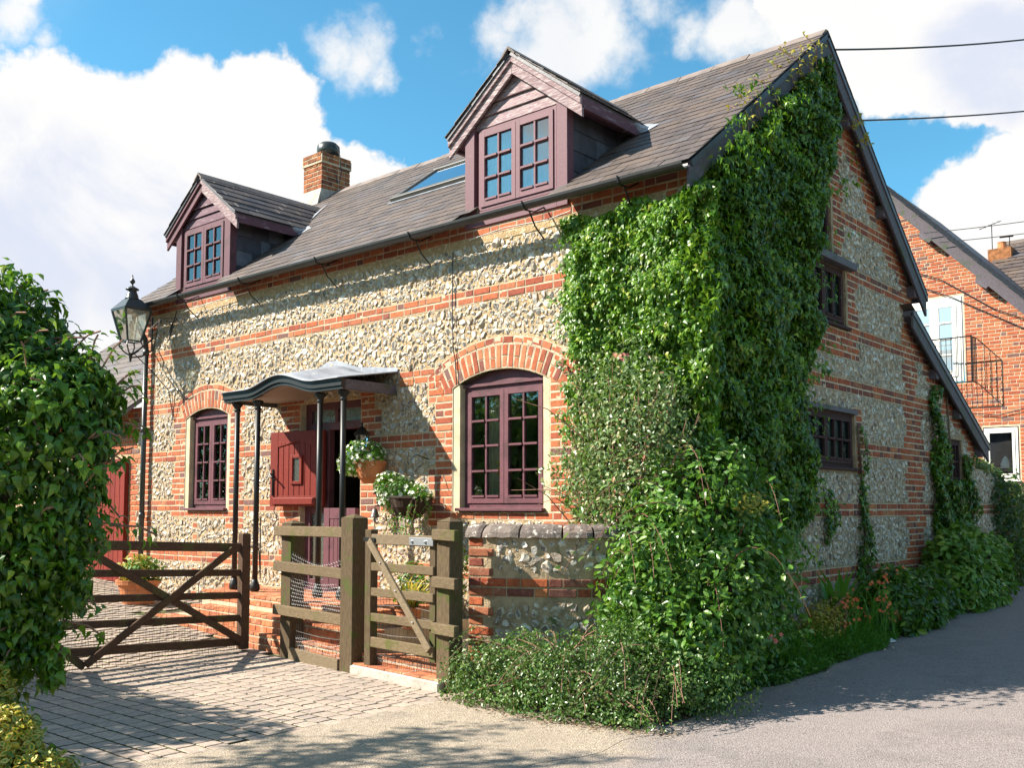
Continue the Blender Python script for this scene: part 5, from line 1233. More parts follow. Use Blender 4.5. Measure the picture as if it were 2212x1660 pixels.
def stems(mb, base, n, bl_, r0=.012, seed=0, wig=.05):
    r = random.Random(seed)
    for i in range(n):
        c, rd = r.choice(bl_); d = Vector((r.gauss(0, 1), r.gauss(0, 1), abs(r.gauss(0, 1))+.2)).normalized(); e = Vector(c)+Vector((d.x*rd[0], d.y*rd[1], d.z*rd[2]))*.95
        b = Vector(base)+Vector((r.uniform(-.15, .15), r.uniform(-.1, .1), 0)); b.z = g(b.x, b.y)-.02; m = b.lerp(e, .5)+Vector((r.uniform(-wig, wig), r.uniform(-wig, wig), .1+r.uniform(0, wig)))
        mb.tube([b, b.lerp(m, .5)+Vector((0, 0, .03)), m, m.lerp(e, .6)+Vector((0, 0, .02)), e], [r0, r0*.85, r0*.65, r0*.45, r0*.2], 5)

# hanging baskets
def flowers(name, parent, P, N, size, mat, seed, n5=5):
    V = [(0, 0, 0)]; F = []
    for i in range(n5):
        a0, a1 = 2*math.pi*(i-.38)/n5, 2*math.pi*(i+.38)/n5; V += [(.5*math.cos(a0), .5*math.sin(a0), .1), (.62*math.cos((a0+a1)/2), .62*math.sin((a0+a1)/2), .14), (.5*math.cos(a1), .5*math.sin(a1), .1)]
        k = 1+3*i; F += [(0, k, k+1), (0, k+1, k+2)]
    r = np.random.default_rng(seed); N = unit(N+r.normal(size=N.shape)*.35+np.array([.15, -.2, .3])); T_ = unit(np.cross(N, [.3, .2, 1.])); X = np.cross(T_, N)
    A = np.stack([X, T_, N], axis=2)*(size*r.uniform(.7, 1.2, len(P)))[:, None, None]
    return scatter(name, [tri_base(V, F)], np.zeros(len(P), int), A, P, [mat], parent)
hb = thing('hanging_pot', 'terracotta wall pot of white flowers under the black coach lantern', 'flower pot', (-3.98, -.2, 1.7))
MB().lathe([(.06, 1.66), (.12, 1.72), (.165, 1.86), (.18, 1.87), (.18, 1.90), (.155, 1.90), (.14, 1.84)], (-3.93, -.20, 0), 18).build('pot', 'terracotta', hb, smooth=False)
MB().tube([(-3.93, -.06, 2.0), (-3.93, -.2, 2.05), (-3.93, -.2, 1.9)], .006, 4).build('hook', 'iron_black', hb)
e1 = [((-4.02, -.26, 1.93), (.23, .20, .17)), ((-3.92, -.22, 1.97), (.2, .18, .15)), ((-4.12, -.28, 1.86), (.14, .15, .12))]
P, N = ellipsoids(e1, 900, 3, .4); foliage('foliage', P, N, .045, 'small', ['leaf_grass'], hb, droop=.1, seed=2)
P, N = ellipsoids(e1, 170, 4, .12, .3); flowers('flower', hb, P+N*.01, N, .034, 'petal_white', 1)
h2 = thing('hanging_basket', 'round wire basket of white flowers with trailing stems, beside the big window', 'hanging basket', (-3.42, -.25, 1.3))
cb = MB().lathe([(.03, -.20), (.12, -.17), (.19, -.09), (.225, .0), (.20, .02)], (-3.38, -.26, 1.50), 16).build('coir_liner', 'basket_coir', h2)
s = MB()
for i in range(10):
    a = i*math.pi/5; s.tube([(-3.38+rr_*math.cos(a), -.26+rr_*math.sin(a), 1.50+zz) for rr_, zz in ((.235, .01), (.2, -.09), (.125, -.18), (.03, -.215))], .004, 4)
s.tube([(-3.38+.235*math.cos(a), -.26+.235*math.sin(a), 1.51) for a in lin(0, 6.28, 16)], .005, 4); s.tube([(-3.38, -.02, 1.9), (-3.38, -.2, 1.95), (-3.38, -.27, 1.88)], .006, 4); s.build('wire_frame', 'iron_black', h2)
e2 = [((-3.62, -.34, 1.62), (.17, .16, .17)), ((-3.48, -.30, 1.60), (.15, .15, .12)), ((-3.66, -.32, 1.50), (.12, .12, .12)), ((-3.20, -.30, 1.55), (.10, .12, .08))]
P, N = ellipsoids(e2, 1000, 5, .4); foliage('foliage', P, N, .042, 'small', ['leaf_grass'], h2, droop=.1, seed=3)
P, N = ellipsoids(e2, 170, 6, .12, .3); flowers('flower', h2, P+N*.012, N, .034, 'petal_white', 2)
s = MB(); rr = random.Random(2); Pp, Nn = [], []
for i in range(22):
    x0 = -3.38+rr.uniform(-.22, .22); y0 = -.26+rr.uniform(-.2, .05); L = rr.uniform(.15, .48); pts = [(x0+.05*math.sin(q*3+i), y0-.03*q, 1.48-L*q) for q in lin(0, 1, 5)]
    s.tube(pts, .0025, 3); 
    for q in range(14): t_ = rr.random(); Pp.append((x0+.05*math.sin(t_*3+i)+rr.uniform(-.02, .02), y0-.03*t_+rr.uniform(-.02, .02), 1.48-L*t_)); Nn.append((rr.gauss(0, 1), -1, rr.gauss(0, .5)))
s.build('trailing_stem', 'twig', h2); foliage('trailing_leaf', np.array(Pp), np.array(Nn, float), .035, 'small', ['leaf_grass'], h2, seed=4)
s = MB(); Pp = []
for i in range(16):
    x0 = -3.66+rr.uniform(-.05, .05); L = rr.uniform(.2, .42); s.tube([(x0+.04*math.sin(q*5+i), -.2-.02*math.sin(q*4+i), 1.5-L*q) for q in lin(0, 1, 6)], .004, 4)
s.build('dry_stem', 'basket_coir', h2)
be = thing('door_bell', 'small metal bell hanging from a horse shaped iron bracket on the wall', 'bell', (-3.88, -.12, 1.3))
MB().lathe([(.055, 0), (.05, .012), (.035, .05), (.025, .085), (.008, .10)], (-3.92, -.16, 1.30), 14).build('bell', 'bell_metal', be, smooth=True)
s = MB(); s.tube([(-3.92, -.16, 1.31), (-3.92, -.16, 1.25)], [.008, .012], 6); s.tube([(-3.92, -.16, 1.25), (-3.92, -.16, 1.08)], .002, 3); s.build('clapper', 'bell_metal', be)
s = MB(); s.tube([(-3.92, -.16, 1.40), (-3.92, -.16, 1.425), (-3.80, -.02, 1.43)], .006, 5)
hx = lambda u, v: (-3.92+u, -.14, 1.43+v)
s.prism([hx(*p) for p in [(-.01, .10), (.05, .115), (.11, .11), (.13, .09), (.135, .03), (.12, .03), (.118, .07), (.10, .075), (.105, 0), (.09, 0), (.085, .07), (.035, .07), (.03, 0), (.015, 0), (.018, .075), (-.005, .09), (-.02, .125), (-.05, .115), (-.055, .125), (-.02, .15), (.005, .135)]], (0, .008, 0))
s.build('horse_bracket', 'iron_black', be)

# pots on the ground
def pot(x, y, z, r_, h, label, cat='plant pot'):
    p = thing('plant_pot', label, cat, (x, y, z)); MB().lathe([(r_*.68, 0), (r_*.9, h*.8), (r_*1.0, h*.82), (r_*1.02, h), (r_*.9, h), (r_*.85, h*.85)], (x, y, z), 20).build('pot', 'terracotta', p)
    return p
p1 = pot(-7.55, -.75, g(-7.55, -.75), .27, .30, 'wide terracotta pot of yellow green plants by the drainpipe')
P, N = ellipsoids([((-7.55, -.75, .62), (.26, .24, .22))], 500, 8, .6); foliage('foliage', P, N, .07, 'oval', ['leaf_yellow'], p1, droop=.1, seed=5)
P, N = ellipsoids([((-7.5, -.7, .60), (.28, .26, .2))], 500, 9, .6); foliage('foliage', P, N, .06, 'oval', ['leaf_grass'], p1, droop=.1, seed=6)
p2 = pot(-2.50, -.85, .30, .13, .2, 'terracotta pot of striped arching grass behind the small gate')
def tuft(parent, c, n, L, mat, seed, lean=.6, wd=1.0, name='blade'):
    r = np.random.default_rng(seed); a = r.uniform(0, 6.28, n); tl = r.uniform(.1, lean, n)
    T_ = np.stack([np.cos(a)*tl, np.sin(a)*tl, np.ones(n)], 1); T_ = unit(T_); N = unit(np.stack([np.cos(a), np.sin(a), -tl], 1)*-1+.001); X = np.cross(T_, N)
    Ls_ = L*r.uniform(.6, 1.1, n); A = np.stack([X*(wd*L)[..., None] if hasattr(wd, '__len__') else X*(wd*L), T_*Ls_[:, None], -N*Ls_[:, None]*.9], axis=2)
    B_ = np.array(c)[None]+np.stack([r.normal(0, .03, n), r.normal(0, .03, n), np.zeros(n)], 1) if np.ndim(c) == 1 else np.array(c)
    V = [(-.03, 0, 0), (.03, 0, 0), (.032, .4, .03), (-.032, .4, .03), (.025, .75, .14), (-.025, .75, .14), (0, .98, .36)]
    return scatter(name, [tri_base(V, [(0, 1, 2, 3), (3, 2, 4, 5), (5, 4, 6)])], np.zeros(n, int), A, B_, [mat], parent)
tuft(p2, (-2.5, -.85, .48), 110, .34, 'leaf_gold', 3, 1.3); tuft(p2, (-2.5, -.85, .48), 60, .30, 'leaf_grass', 4, 1.3)
p3 = thing('dark_shrub', 'dark leafy shrub against the wall behind the small gate', 'shrub', (-2.9, -.35, .3))
P, N = ellipsoids([((-2.95, -.35, .62), (.25, .2, .28)), ((-2.5, -.25, .8), (.13, .12, .35))], 900, 11, .7); foliage('foliage', P, N, .05, 'oval', ['leaf_ivy_dark'], p3, seed=7, droop=.2)
s = MB(); stems(s, (-2.9, -.3, .3), 10, [((-2.95, -.35, .62), (.25, .2, .28)), ((-2.5, -.25, .8), (.13, .12, .35))], .007, 3); s.build('stem', 'twig', p3)

# ------------------------------------------------------------------ outbuilding left of the cottage
ob = thing('outbuilding', 'low brick and flint outbuilding with red plank door and slate roof at the far left', 'outbuilding', (-10.5, .3, .3))
MB().box((-13.5, .05, -.1), (XL+.0, 3.5, 2.85)).build('wall', 'mortar_sand', ob)
OW = lambda u, v: (u, .05, v)
def ob_mask(U, k, z):
    tg = (k//3) % 2; m = (U > XL-.34-.06*tg) if k % 2 or True else m
    m = (U < -9.22) | (U > -9.02) if not (k % 9 in (0, 1)) else np.ones(len(U), bool)
    return (m | ((U > -9.3) & (U < -9.14+.06*tg))) & ~((U < -9.34) & (z < 2.15))
b_ = courses(ob_mask, -12, XL, 2, 38, HB, .02, seed=3); k1, m1_, l1 = lay(b_, OW, fr, seed=5); scatter('brick', BR, k1, m1_, l1, ['brick_red'], ob)
ks, Ms, Ls = flints(lambda U, V, Q: (U > -9.14) & (U < XL-.02) & ~((((V-.02)//HB) % 9) < 2), -9.2, XL, .2, 2.8, [(.035, 900), (.025, 900)], OW, fr, seed=9)
scatter('flint', FL, ks, Ms, Ls, ['flint_white', 'flint_dark'], ob)
dr = MB().box((-11.6, .0, .32), (-9.36, .04, 2.12)).build('door', 'wood_red_door', ob)
for i in range(16): MB().box((-11.6+.14*i, -.018, .34), (-11.6+.14*i+.132, .0, 2.10)).build('plank', 'wood_red_door', dr, bevel=.003)
MB().prism([(-13.6, -.2, 2.78), (XL-.16, -.2, 2.78), (XL-.16, 2.0, 4.55), (-13.6, 2.0, 4.55)], (0, 0, -.06)).prism([(-13.6, 2.0, 4.55), (XL-.16, 2.0, 4.55), (XL-.16, 4.2, 2.9), (-13.6, 4.2, 2.9)], (0, 0, -.06)).build('roof', 'slate_cheek', ob)
dv = np.array([0, 2.2, 1.77]); Lr = np.linalg.norm(dv); dv /= Lr; nn = np.cross(sx, dv); kk, mm, ll = [], [], []
for i in range(int(Lr/.192)+1):
    x = XL-.17-(.17 if i % 2 else 0)
    while x > -13.5: kk.append(random.randrange(5)); mm.append(np.array([sx, dv, nn]).T@np.diag([1, min(1, (Lr-i*.192+.02)/.4), 1])); ll.append(np.array([x-.17, -.2, 2.78])+dv*i*.192); x -= .35
pieces('slate', SLB, kk, mm, ll, ['slate_roof'], ob, 120, [-q[0] for q in ll])
MB().tube([(-13.5, -.26, 2.74), (XL-.1, -.26, 2.74)], .05, 8).build('gutter', 'gutter_black', ob)

# ------------------------------------------------------------------ neighbouring brick house
NY = 14.0
nh = thing('brick_house', 'tall red brick house with white windows and small iron balcony behind the cottage', 'house', (-2, 14, .3))
NPK = (-4.3, 9.37); NS = 1.056
def ntop(x): return NPK[1]-abs(x-NPK[0])*NS-.15
nops = [(-2.95, -1.80, 3.98, lambda u: 5.78), (-1.50, -.84, 1.9, lambda u: 3.02)]
WN = lambda u, v: (u, NY, v)
wall_sheet([-8.5, -4.3, -2.95, -1.8, -1.5, -.84, 3.6], ntop, nops, -.2, WN).build('wall', 'mortar_joint', nh)
MB().add([(3.6, NY, -.2), (3.6, NY+7, -.2), (3.6, NY+7, ntop(3.6)), (3.6, NY, ntop(3.6))], [(0, 1, 2, 3)]).build('side_wall', 'brick_red', nh)
def nmask(U, k, z):
    m = (NPK[1]-np.abs(U-NPK[0])*NS-.17) > z
    for (a, b, c, t_) in nops: m &= ~((U > a-.02) & (U < b+.02) & (z > c-.02) & (z < t_(0)+.02))
    return m
b_ = [q for q in courses(nmask, -5.2, 1.0, 8, 112, .0745, 0, seed=4)]
k1, m1_, l1 = lay(b_, WN, fr, seed=41); l1 = np.array(l1); keep = inview(l1, 150)
k1 = np.array(k1)[keep]; m1_ = np.array(m1_)[keep]; l1 = l1[keep]
pieces('brick', BR, k1, m1_, l1, ['brick_red'], nh, 300, -l1[:, 0]*1.0+np.abs(l1[:, 2]-5))
def WND(u, v, d): return (u, NY-d, v)
opening(WND, 0, -2.92, -1.83, 4.0, 5.76, 1, 4, nh, matf='white_paint', glass='window_glass_sky', depth=-.01, fw=.10, stile=.09, bar=.05, sill=False, label='tall white glazed balcony door')
opening(WND, 0, -1.48, -.86, 1.95, 3.0, 1, 1, nh, matf='white_paint', glass='window_glass', depth=-.01, fw=.05, stile=.05, leaves=1, sill=True, label='white framed ground floor window')
MB().lathe([(.09, 0), (.1, .08), (.05, .2), (.02, .24)], (-1.15, NY+.2, 2.2), 10).build('table_lamp', 'white_paint', nh)
MB().box((-8.4, NY+.3, -.1), (3.5, NY+.4, 4)).build('inner_wall', 'dark_room', nh)
rf = MB(); 
for s in (-1, 1):
    e = NPK[0]+s*8.0; rf.prism([(NPK[0], NY-.28, NPK[1]), (e, NY-.28, NPK[1]-8*NS), (e, NY+7, NPK[1]-8*NS), (NPK[0], NY+7, NPK[1])], (0, 0, -.09))
rf.build('roof', 'slate_cheek', nh)
kk, mm, ll = [], [], []; dv = np.array([-1, 0, NS]); Lr = np.linalg.norm(dv)*8; dv = dv/np.linalg.norm(dv); nn = np.array([NS, 0, 1.]); nn /= np.linalg.norm(nn); yv = np.array([0, 1., 0])
for i in range(int(Lr/.2)):
    b0 = np.array([NPK[0]+8, 0, NPK[1]-8*NS])+dv*.2*i; y = NY-.30-(.15 if i % 2 else 0)
    while y < NY+3: kk.append(0); mm.append(np.array([yv, dv, nn]).T); ll.append(b0+np.array([0, y+.17, 0])); y += .35
scatter('slate', SLB, kk, mm, ll, ['slate_roof'], nh)
bgb = MB(); a, b = NPK, (NPK[0]+8, NPK[1]-8*NS)
bgb.add([(a[0], NY-.30, a[1]), (b[0], NY-.30, b[1]), (b[0], NY-.30, b[1]-.30), (a[0], NY-.30, a[1]-.30), (a[0], NY-.26, a[1]), (b[0], NY-.26, b[1]), (b[0], NY-.26, b[1]-.30), (a[0], NY-.26, a[1]-.30)], [(0, 1, 2, 3), (7, 6, 5, 4), (0, 4, 5, 1), (1, 5, 6, 2), (2, 6, 7, 3), (3, 7, 4, 0)])
bgb.build('bargeboard', 'wood_barge_dark', nh)
for x in (-2.4, -1.33, -.2): z = ntop(x)-.10; MB().prism([(x-.12, NY-.27, z+.13), (x+.12, NY-.27, z-.12), (x+.05, NY-.27, z-.2), (x-.15, NY-.27, z-.05)], (0, .26, 0)).build('purlin_end', 'wood_barge_dark', nh)
# balcony
bc = MB(); x0, x1, y0, y1, z0, z1 = -2.9, -1.55, NY-.42, NY-.02, 3.92, 4.84
for z in (z0, z1): bc.tube([(x0, y1, z), (x0, y0, z), (x1, y0, z), (x1, y1, z)], .014, 5)
n_ = 14
for i in range(n_+1): x = x0+(x1-x0)*i/n_; bc.tube([(x, y0, z0), (x, y0, z1)], .007, 4)
for i in range(1, 4): y = y0+(y1-y0)*i/4; bc.tube([(x1, y, z0), (x1, y, z1)], .009, 4); bc.tube([(x0, y, z0), (x0, y, z1)], .009, 4)
bc.tube([(x1, y0, z0), (x1, y0, z1)], .016, 4); bc.build('balcony_railing', 'iron_black', nh)
s = MB(); s.tube([(-3.2, NY-.04, 6.6), (-2.2, NY-.05, 6.15), (-1.2, NY-.05, 5.4), (-.3, NY-.05, 4.95)], .01, 4); s.build('wall_cable', 'cable_black', nh); s = MB(); s.tube([(-3.1, NY-.04, 6.3), (-2.0, NY-.05, 5.75), (-.6, NY-.05, 4.9), (.3, NY-.05, 4.6)], .01, 4); s.build('wall_cable', 'cable_black', nh); s = MB(); s.tube([(-1.9, NY-.04, 3.35), (-1.2, NY-.05, 3.25), (0, NY-.05, 3.5)], .009, 4)
s.build('wall_cable', 'cable_black', nh)
# house beyond
fh = thing('far_house', 'slate roofed house with chimney pot and aerial beyond the brick house', 'house', (-.5, 21, .3))
MB().box((-3.05, 20.6, 0), (4, 27, 7.3)).build('wall', 'brick_red', fh)
MB().prism([(-3.1, 20, 7.0), (4.2, 20, 7.0), (4.2, 23, 8.95), (-3.3, 23, 8.95)], (0, 0, -.08)).build('roof', 'slate_roof', fh)
kk, mm, ll = [], [], []; dv = np.array([0, 3, 1.95]); Lr = np.linalg.norm(dv); dv /= Lr; nn = np.cross(sx, dv)
for i in range(int(Lr/.26)):
    x = -3.1+(.25 if i % 2 else 0)
    while x < 1.5: kk.append(random.randrange(5)); mm.append(np.array([sx, dv, nn]).T@np.diag([1.42, .7, 1.6])); ll.append(np.array([x+.25, 20, 7.0])+dv*i*.26); x += .5
pieces('slate', SLB, kk, mm, ll, ['slate_roof'], fh, 150, [q[0] for q in ll])
MB().box((-3.3, 22.9, 8.9), (4.2, 23.1, 9.0)).build('ridge_tile', 'ridge_tile', fh)
c_ = MB().box((-3.35, 22.0, 8.1), (-2.75, 22.6, 8.62)).build('chimney', 'brick_chimney', fh)
MB().lathe([(.14, 8.62), (.11, 8.8), (.12, 8.84)], (-3.05, 22.3, 0), 12).build('chimney_pot', 'terracotta', c_)
s = MB(); s.tube([(-2.85, 22.3, 8.62), (-2.85, 22.3, 9.0)], .012, 4); s.tube([(-3.1, 22.3, 9.0), (-2.75, 22.3, 8.98)], [.03, .03], 4); s.build('cowl', 'iron_black', c_)
s = MB(); s.tube([(-3.3, 22.3, 8.6), (-3.3, 22.3, 9.4)], .012, 4); s.tube([(-3.62, 22.3, 9.32), (-3.05, 22.3, 9.46)], .010, 4)
for q in range(5): s.tube([(-3.6+.12*q, 22.2, 9.33+.03*q), (-3.6+.12*q, 22.4, 9.33+.03*q)], .006, 3)
s.build('aerial', 'iron_black', fh)

# ------------------------------------------------------------------ overhead cables
def pt3(px, py, depth): d = FW+RT*(px-1106)/FPX-UP*(py-830-SHY)/FPX; return Vector(CAM+d*depth)
def onx(px, py, x): d = FW+RT*(px-1106)/FPX-UP*(py-830-SHY)/FPX; return tuple(CAM+d*(x-CAM[0])/d[0])
def cable(label, a, b, sag, r, twist=False):
    a, b = Vector(a), Vector(b); pts = [a.lerp(b, q)+Vector((0, 0, -sag*4*q*(1-q))) for q in lin(0, 1, 24)]; mb = MB(); mb.tube(pts, r, 5)
    return tag(mb.build('overhead_cable', 'cable_black'), label, 'cable', 'cables crossing the sky at the right')
cable('thick cable running right from just below the cottage gable top', onx(1803, 107, XB), pt3(2700, -20, 17), .25, .011)
cable('cable running right from halfway down the rear bargeboard', onx(1862, 260, XB), pt3(2800, 130, 17), .22, .010)
cable('upper thin cable passing in front of the brick house bargeboard', (-2.4, 13.6, 7.1), pt3(2700, 390, 17), .1, .008)
cable('lower thin cable ending at the brick house bargeboard', (-2.1, 13.6, 6.85), pt3(2700, 420, 17), .1, .008)

# ------------------------------------------------------------------ railings and planting beyond the lean-to
rl_ = thing('iron_railings', 'iron railings overgrown by a dark climber beyond the end of the cottage wall', 'railings', (-.3, 11, .3))
s = MB()
for i in range(30): x = -.28; y = 9.4+.12*i; s.tube([(x, y, .2), (x, y, 1.8+.05*math.sin(i))], .012, 5)
s.tube([(-.28, 9.3, 1.7), (-.28, 13, 1.7)], .015, 4); s.tube([(-.28, 9.3, .5), (-.28, 13, .5)], .015, 4); s.build('bar', 'iron_black', rl_)

def ivy_points(n, seed, region, W, Nrm, thick, ur, vr):
    r = np.random.default_rng(seed); U = r.uniform(*ur, n); V = r.uniform(*vr, n); ok = region(U, V, r); U, V = U[ok], V[ok]
    T_ = thick(U, V); q = r.random(len(U))**.55; P = W(U, V, T_*q+.02); return P, np.tile(Nrm, (len(P), 1))
ivy = thing('ivy', 'thick glossy ivy covering the corner of the cottage from gable top to ground', 'climbing plant', (0, 0, .1))
FZ = [-.5, .3, .9, 1.31, 1.8, 2.2, 2.61, 2.79, 3.29, 3.9, 4.2]; FX = [-.2, -.35, -.6, -.85, -1.0, -1.0, -1.05, -1.15, -1.18, -1.33, -1.42]
GZ = [0, .57, .97, 1.39, 1.84, 2.25, 3.15, 3.98, 4.61, 5.33, 5.7, 6.1]; GY = [.8, 1.15, 1.5, 1.95, 2.2, 1.9, 2.1, 2.25, 2.55, 2.85, 3.05, 2.95]
wv = lambda a, b, s: .07*np.sin(a*5+s)+.05*np.sin(a*11+b*3+s)+.04*np.sin(a*23+s*2)
def regF(U, V, r): return (U > np.interp(V, FZ, FX)+wv(V, U, 1)+r.normal(0, .035, len(U))) & (V < 4.05+.05*np.sin(U*9)) & (V > 1.2)
def regG(U, V, r):
    top = np.where(U < YR, Z0+(U-Y0)*SF, ZR-(U-YR)*SR)-.22
    return (U < np.interp(V, GZ, GY)+wv(V, U, 4)+r.normal(0, .04, len(U))) & (V < top+.03*np.sin(U*14)) & (V > .12)
def thF(U, V): L = lump(np.stack([U, U*0, V], 1), 1.7, 2); return np.clip(.17+.22*L, .03, .40)*np.clip((4.25-V)*2.5, .25, 1)*np.clip((U+1.35)*3, .25, 1)
def thG(U, V): L = lump(np.stack([U, U*0, V], 1), 1.7, 5); e = np.interp(V, GZ, GY)-U; return np.clip(.24+.26*L, .03, .50)*np.clip(e*2.2+.25, .3, 1)
Wf3 = lambda U, V, D: np.stack([U, -D, V], 1); Wg3 = lambda U, V, D: np.stack([D, U, V], 1)
P1, N1 = ivy_points(30000, 1, regF, Wf3, (0, -1, 0), thF, (-1.65, .30), (1.1, 4.15))
P2, N2 = ivy_points(98000, 2, regG, Wg3, (1, 0, 0), thG, (-.28, 3.1), (.1, 6.3))
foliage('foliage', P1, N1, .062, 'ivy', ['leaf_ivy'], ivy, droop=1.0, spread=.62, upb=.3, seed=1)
foliage('foliage', P2, N2, .060, 'ivy', ['leaf_ivy_dark'], ivy, droop=1.0, spread=.62, upb=.3, seed=2)  # gable side takes the darker copy, its shade painted into the leaves
# sprigs climbing onto the roof edge and hanging over the boards
rr = random.Random(6); Pp, Nn = [], []
s = MB()
for (y, L) in ((.75, .45), (1.0, .35), (1.35, .3), (1.75, .4), (1.95, .55), (2.1, .4), (2.25, .3), (3.3, .3), (3.5, .25)):
    z = rfz(y); b_ = Vector((XB+.03, y, z-.25)); e = Vector((XB-rr.uniform(.0, .22), y+rr.uniform(-.15, .1), z+.09)) if y < 3 else Vector((XB+.02, y-.1, z-.3)); m = (b_+e)/2+Vector((.07, 0, .02)); s.tube([b_, m, e], .005, 4)
    for q in range(int(90*L)): t_ = rr.random(); p = (b_.lerp(m, t_*2) if t_ < .5 else m.lerp(e, t_*2-1))+Vector((rr.gauss(0, .04), rr.gauss(0, .05), rr.gauss(0, .04))); Pp.append(p); Nn.append((rr.gauss(.5, .5), -.5, .8))
s.build('stem', 'twig', ivy, kind='stuff'); foliage('sprig_leaf', np.array([tuple(p) for p in Pp]), np.array(Nn), .05, 'ivy', ['leaf_yellow'], ivy, seed=8)
rr = random.Random(16); Pp, Nn = [], []
for i in range(330):   # shoots standing proud of the mass
    if i % 2: u, v_ = rr.uniform(-1.2, 0), rr.uniform(1.5, 4.0); b_ = Vector((u, -.2, v_)); d = Vector((rr.gauss(0, .3), -1, rr.gauss(-.1, .4)))
    else: v_ = rr.uniform(.8, 5.2); u = rr.uniform(0, float(np.interp(v_, GZ, GY))); b_ = Vector((.25, u, v_)); d = Vector((1, rr.gauss(0, .4), rr.gauss(-.1, .4)))
    L = rr.uniform(.10, .26)
    for q in range(15): t_ = rr.random(); Pp.append(tuple(b_+d*L*t_+Vector((rr.gauss(0, .03), rr.gauss(0, .03), rr.gauss(0, .03)-.05*t_)))); Nn.append((d.x, d.y, .5))
foliage('shoot_leaf', np.array(Pp), np.array(Nn), .052, 'ivyn', ['leaf_ivy'], ivy, seed=9, droop=1.1)
rr = random.Random(19); Pp = []
for i in range(26):   # runners creeping out over the flints
    v_ = rr.uniform(1.5, 4.0); x = float(np.interp(v_, FZ, FX))-.02; a = rr.uniform(2.2, 4.0); L = rr.uniform(.08, .32)
    for q in range(int(60*L)): t_ = rr.random(); Pp.append((x+math.cos(a)*L*t_+rr.gauss(0, .018), -.05-.04*rr.random(), v_+math.sin(a)*L*t_+rr.gauss(0, .018)))
foliage('runner_leaf', np.array(Pp), np.tile([0, -1., .2], (len(Pp), 1)), .045, 'ivy', ['leaf_shrub_pale'], ivy, seed=10)
s = MB(); rr = random.Random(8)
for i in range(14):
    x = .02; y0_ = .1+.1*i; pts = [(x+.02, y0_+.1*math.sin(q*3+i)+q*.25*(i/14), .1+q*rr.uniform(1.0, 1.05)*(3+rr.random()*1.5)) for q in lin(0, 1, 8)]; s.tube(pts, [.02-.002*q for q in range(9)], 5)
s.build('stem', 'bark', ivy)
# ivy strands on the gable wall and round the lean-to window
def patch(label, poly_fn, n, ur, vr, seed, size=.055, th=.12, mat='leaf_ivy_dark'):
    t_ = thing('ivy', label, 'climbing plant', (0, (ur[0]+ur[1])/2, .2))
    P, N = ivy_points(n, seed, poly_fn, Wg3, (1, 0, 0), lambda U, V: np.full(len(U), th)*(.6+.4*np.sin(U*9+V*7)), ur, vr); foliage('foliage', P, N, size, 'ivy', [mat], t_, seed=seed)
    s = MB(); s.tube([(.02, (ur[0]+ur[1])/2+.08*math.sin(q*4), vr[0]+(vr[1]-vr[0])*q) for q in lin(0, 1, 8)], .012, 5); s.build('stem', 'bark', t_)
patch('narrow ivy strand climbing the middle of the gable wall', lambda U, V, r: np.abs(U-3.56-.04*np.sin(V*6)) < np.interp(V, [.4, .8, 1.2, 1.6, 2.3], [.22, .13, .13, .05, .02]), 2600, (3.2, 3.9), (.4, 2.3), 31)
patch('small hanging ivy spray left of the narrow strand', lambda U, V, r: np.abs(U-2.6) < np.interp(V, [1.1, 1.25, 1.6], [.05, .10, .03]), 500, (2.4, 2.8), (1.05, 1.6), 32)
patch('dark ivy framing the lean-to window', lambda U, V, r: (U > 5.92+.03*np.sin(V*9)) & (U < np.interp(V, [.8, 1.3, 1.75, 1.9, 2.3, 3.0], [7.2, 7.5, 7.5, 6.35, 6.2, 6.1])+r.normal(0, .03, len(U))) & ~((U > 6.3) & (V > 1.78)) | ((U > 7.25) & (U < 7.52) & (V > 1.3) & (V < 2.15)), 9000, (5.8, 7.6), (.7, 3.0), 33, .07, .18)

# ------------------------------------------------------------------ shrubs at the corner
def shrub(name, label, cat, loc, bl_, n, size, kind, mats, seed, nst=14, shell=.5, noise_=.22, droop=.3, spread=.7, stem='twig', extra=None, test=None, upb=.4, r0=.012):
    t_ = thing(name, label, cat, loc); P, N = ellipsoids(bl_, n, seed, shell, noise_, seed, test=test); foliage('foliage', P, N, size, kind, mats, t_, droop=droop, spread=spread, upb=upb, seed=seed)
    s = MB(); stems(s, loc, nst, bl_, r0, seed); s.build('stem', stem, t_); return t_, P, N
e_cl = [((-.78, -.24, 2.3), (.30, .20, .42)), ((-.72, -.34, 1.75), (.42, .26, .55)), ((-.40, -.42, 2.15), (.42, .3, .6)), ((-.30, -.55, 1.55), (.5, .38, .6)), ((-.5, -.5, 1.1), (.5, .3, .45)), ((0, -.5, 2.0), (.35, .3, .5))]
t_, P, N = shrub('climbing_shrub', 'pale small leaved twiggy shrub beside the big arched window', 'shrub', (-.5, -.4, .1), e_cl, 15000, .040, 'oval', ['leaf_shrub_pale'], 51, 50, .8, .5, .1, 1.0)
rr = random.Random(5); s = MB()
for i in range(34):
    b_ = Vector((rr.uniform(-.9, .1), rr.uniform(-.55, -.2), rr.uniform(.9, 2.0))); d = Vector((rr.gauss(-.2, .5), rr.gauss(-.4, .3), rr.gauss(.5, .5))).normalized()*rr.uniform(.3, .8)
    s.tube([b_, b_+d*.5+Vector((0, 0, .05)), b_+d+Vector((0, 0, -.05))], [.006, .004, .002], 4)
s.build('bare_stem', 'twig', t_)
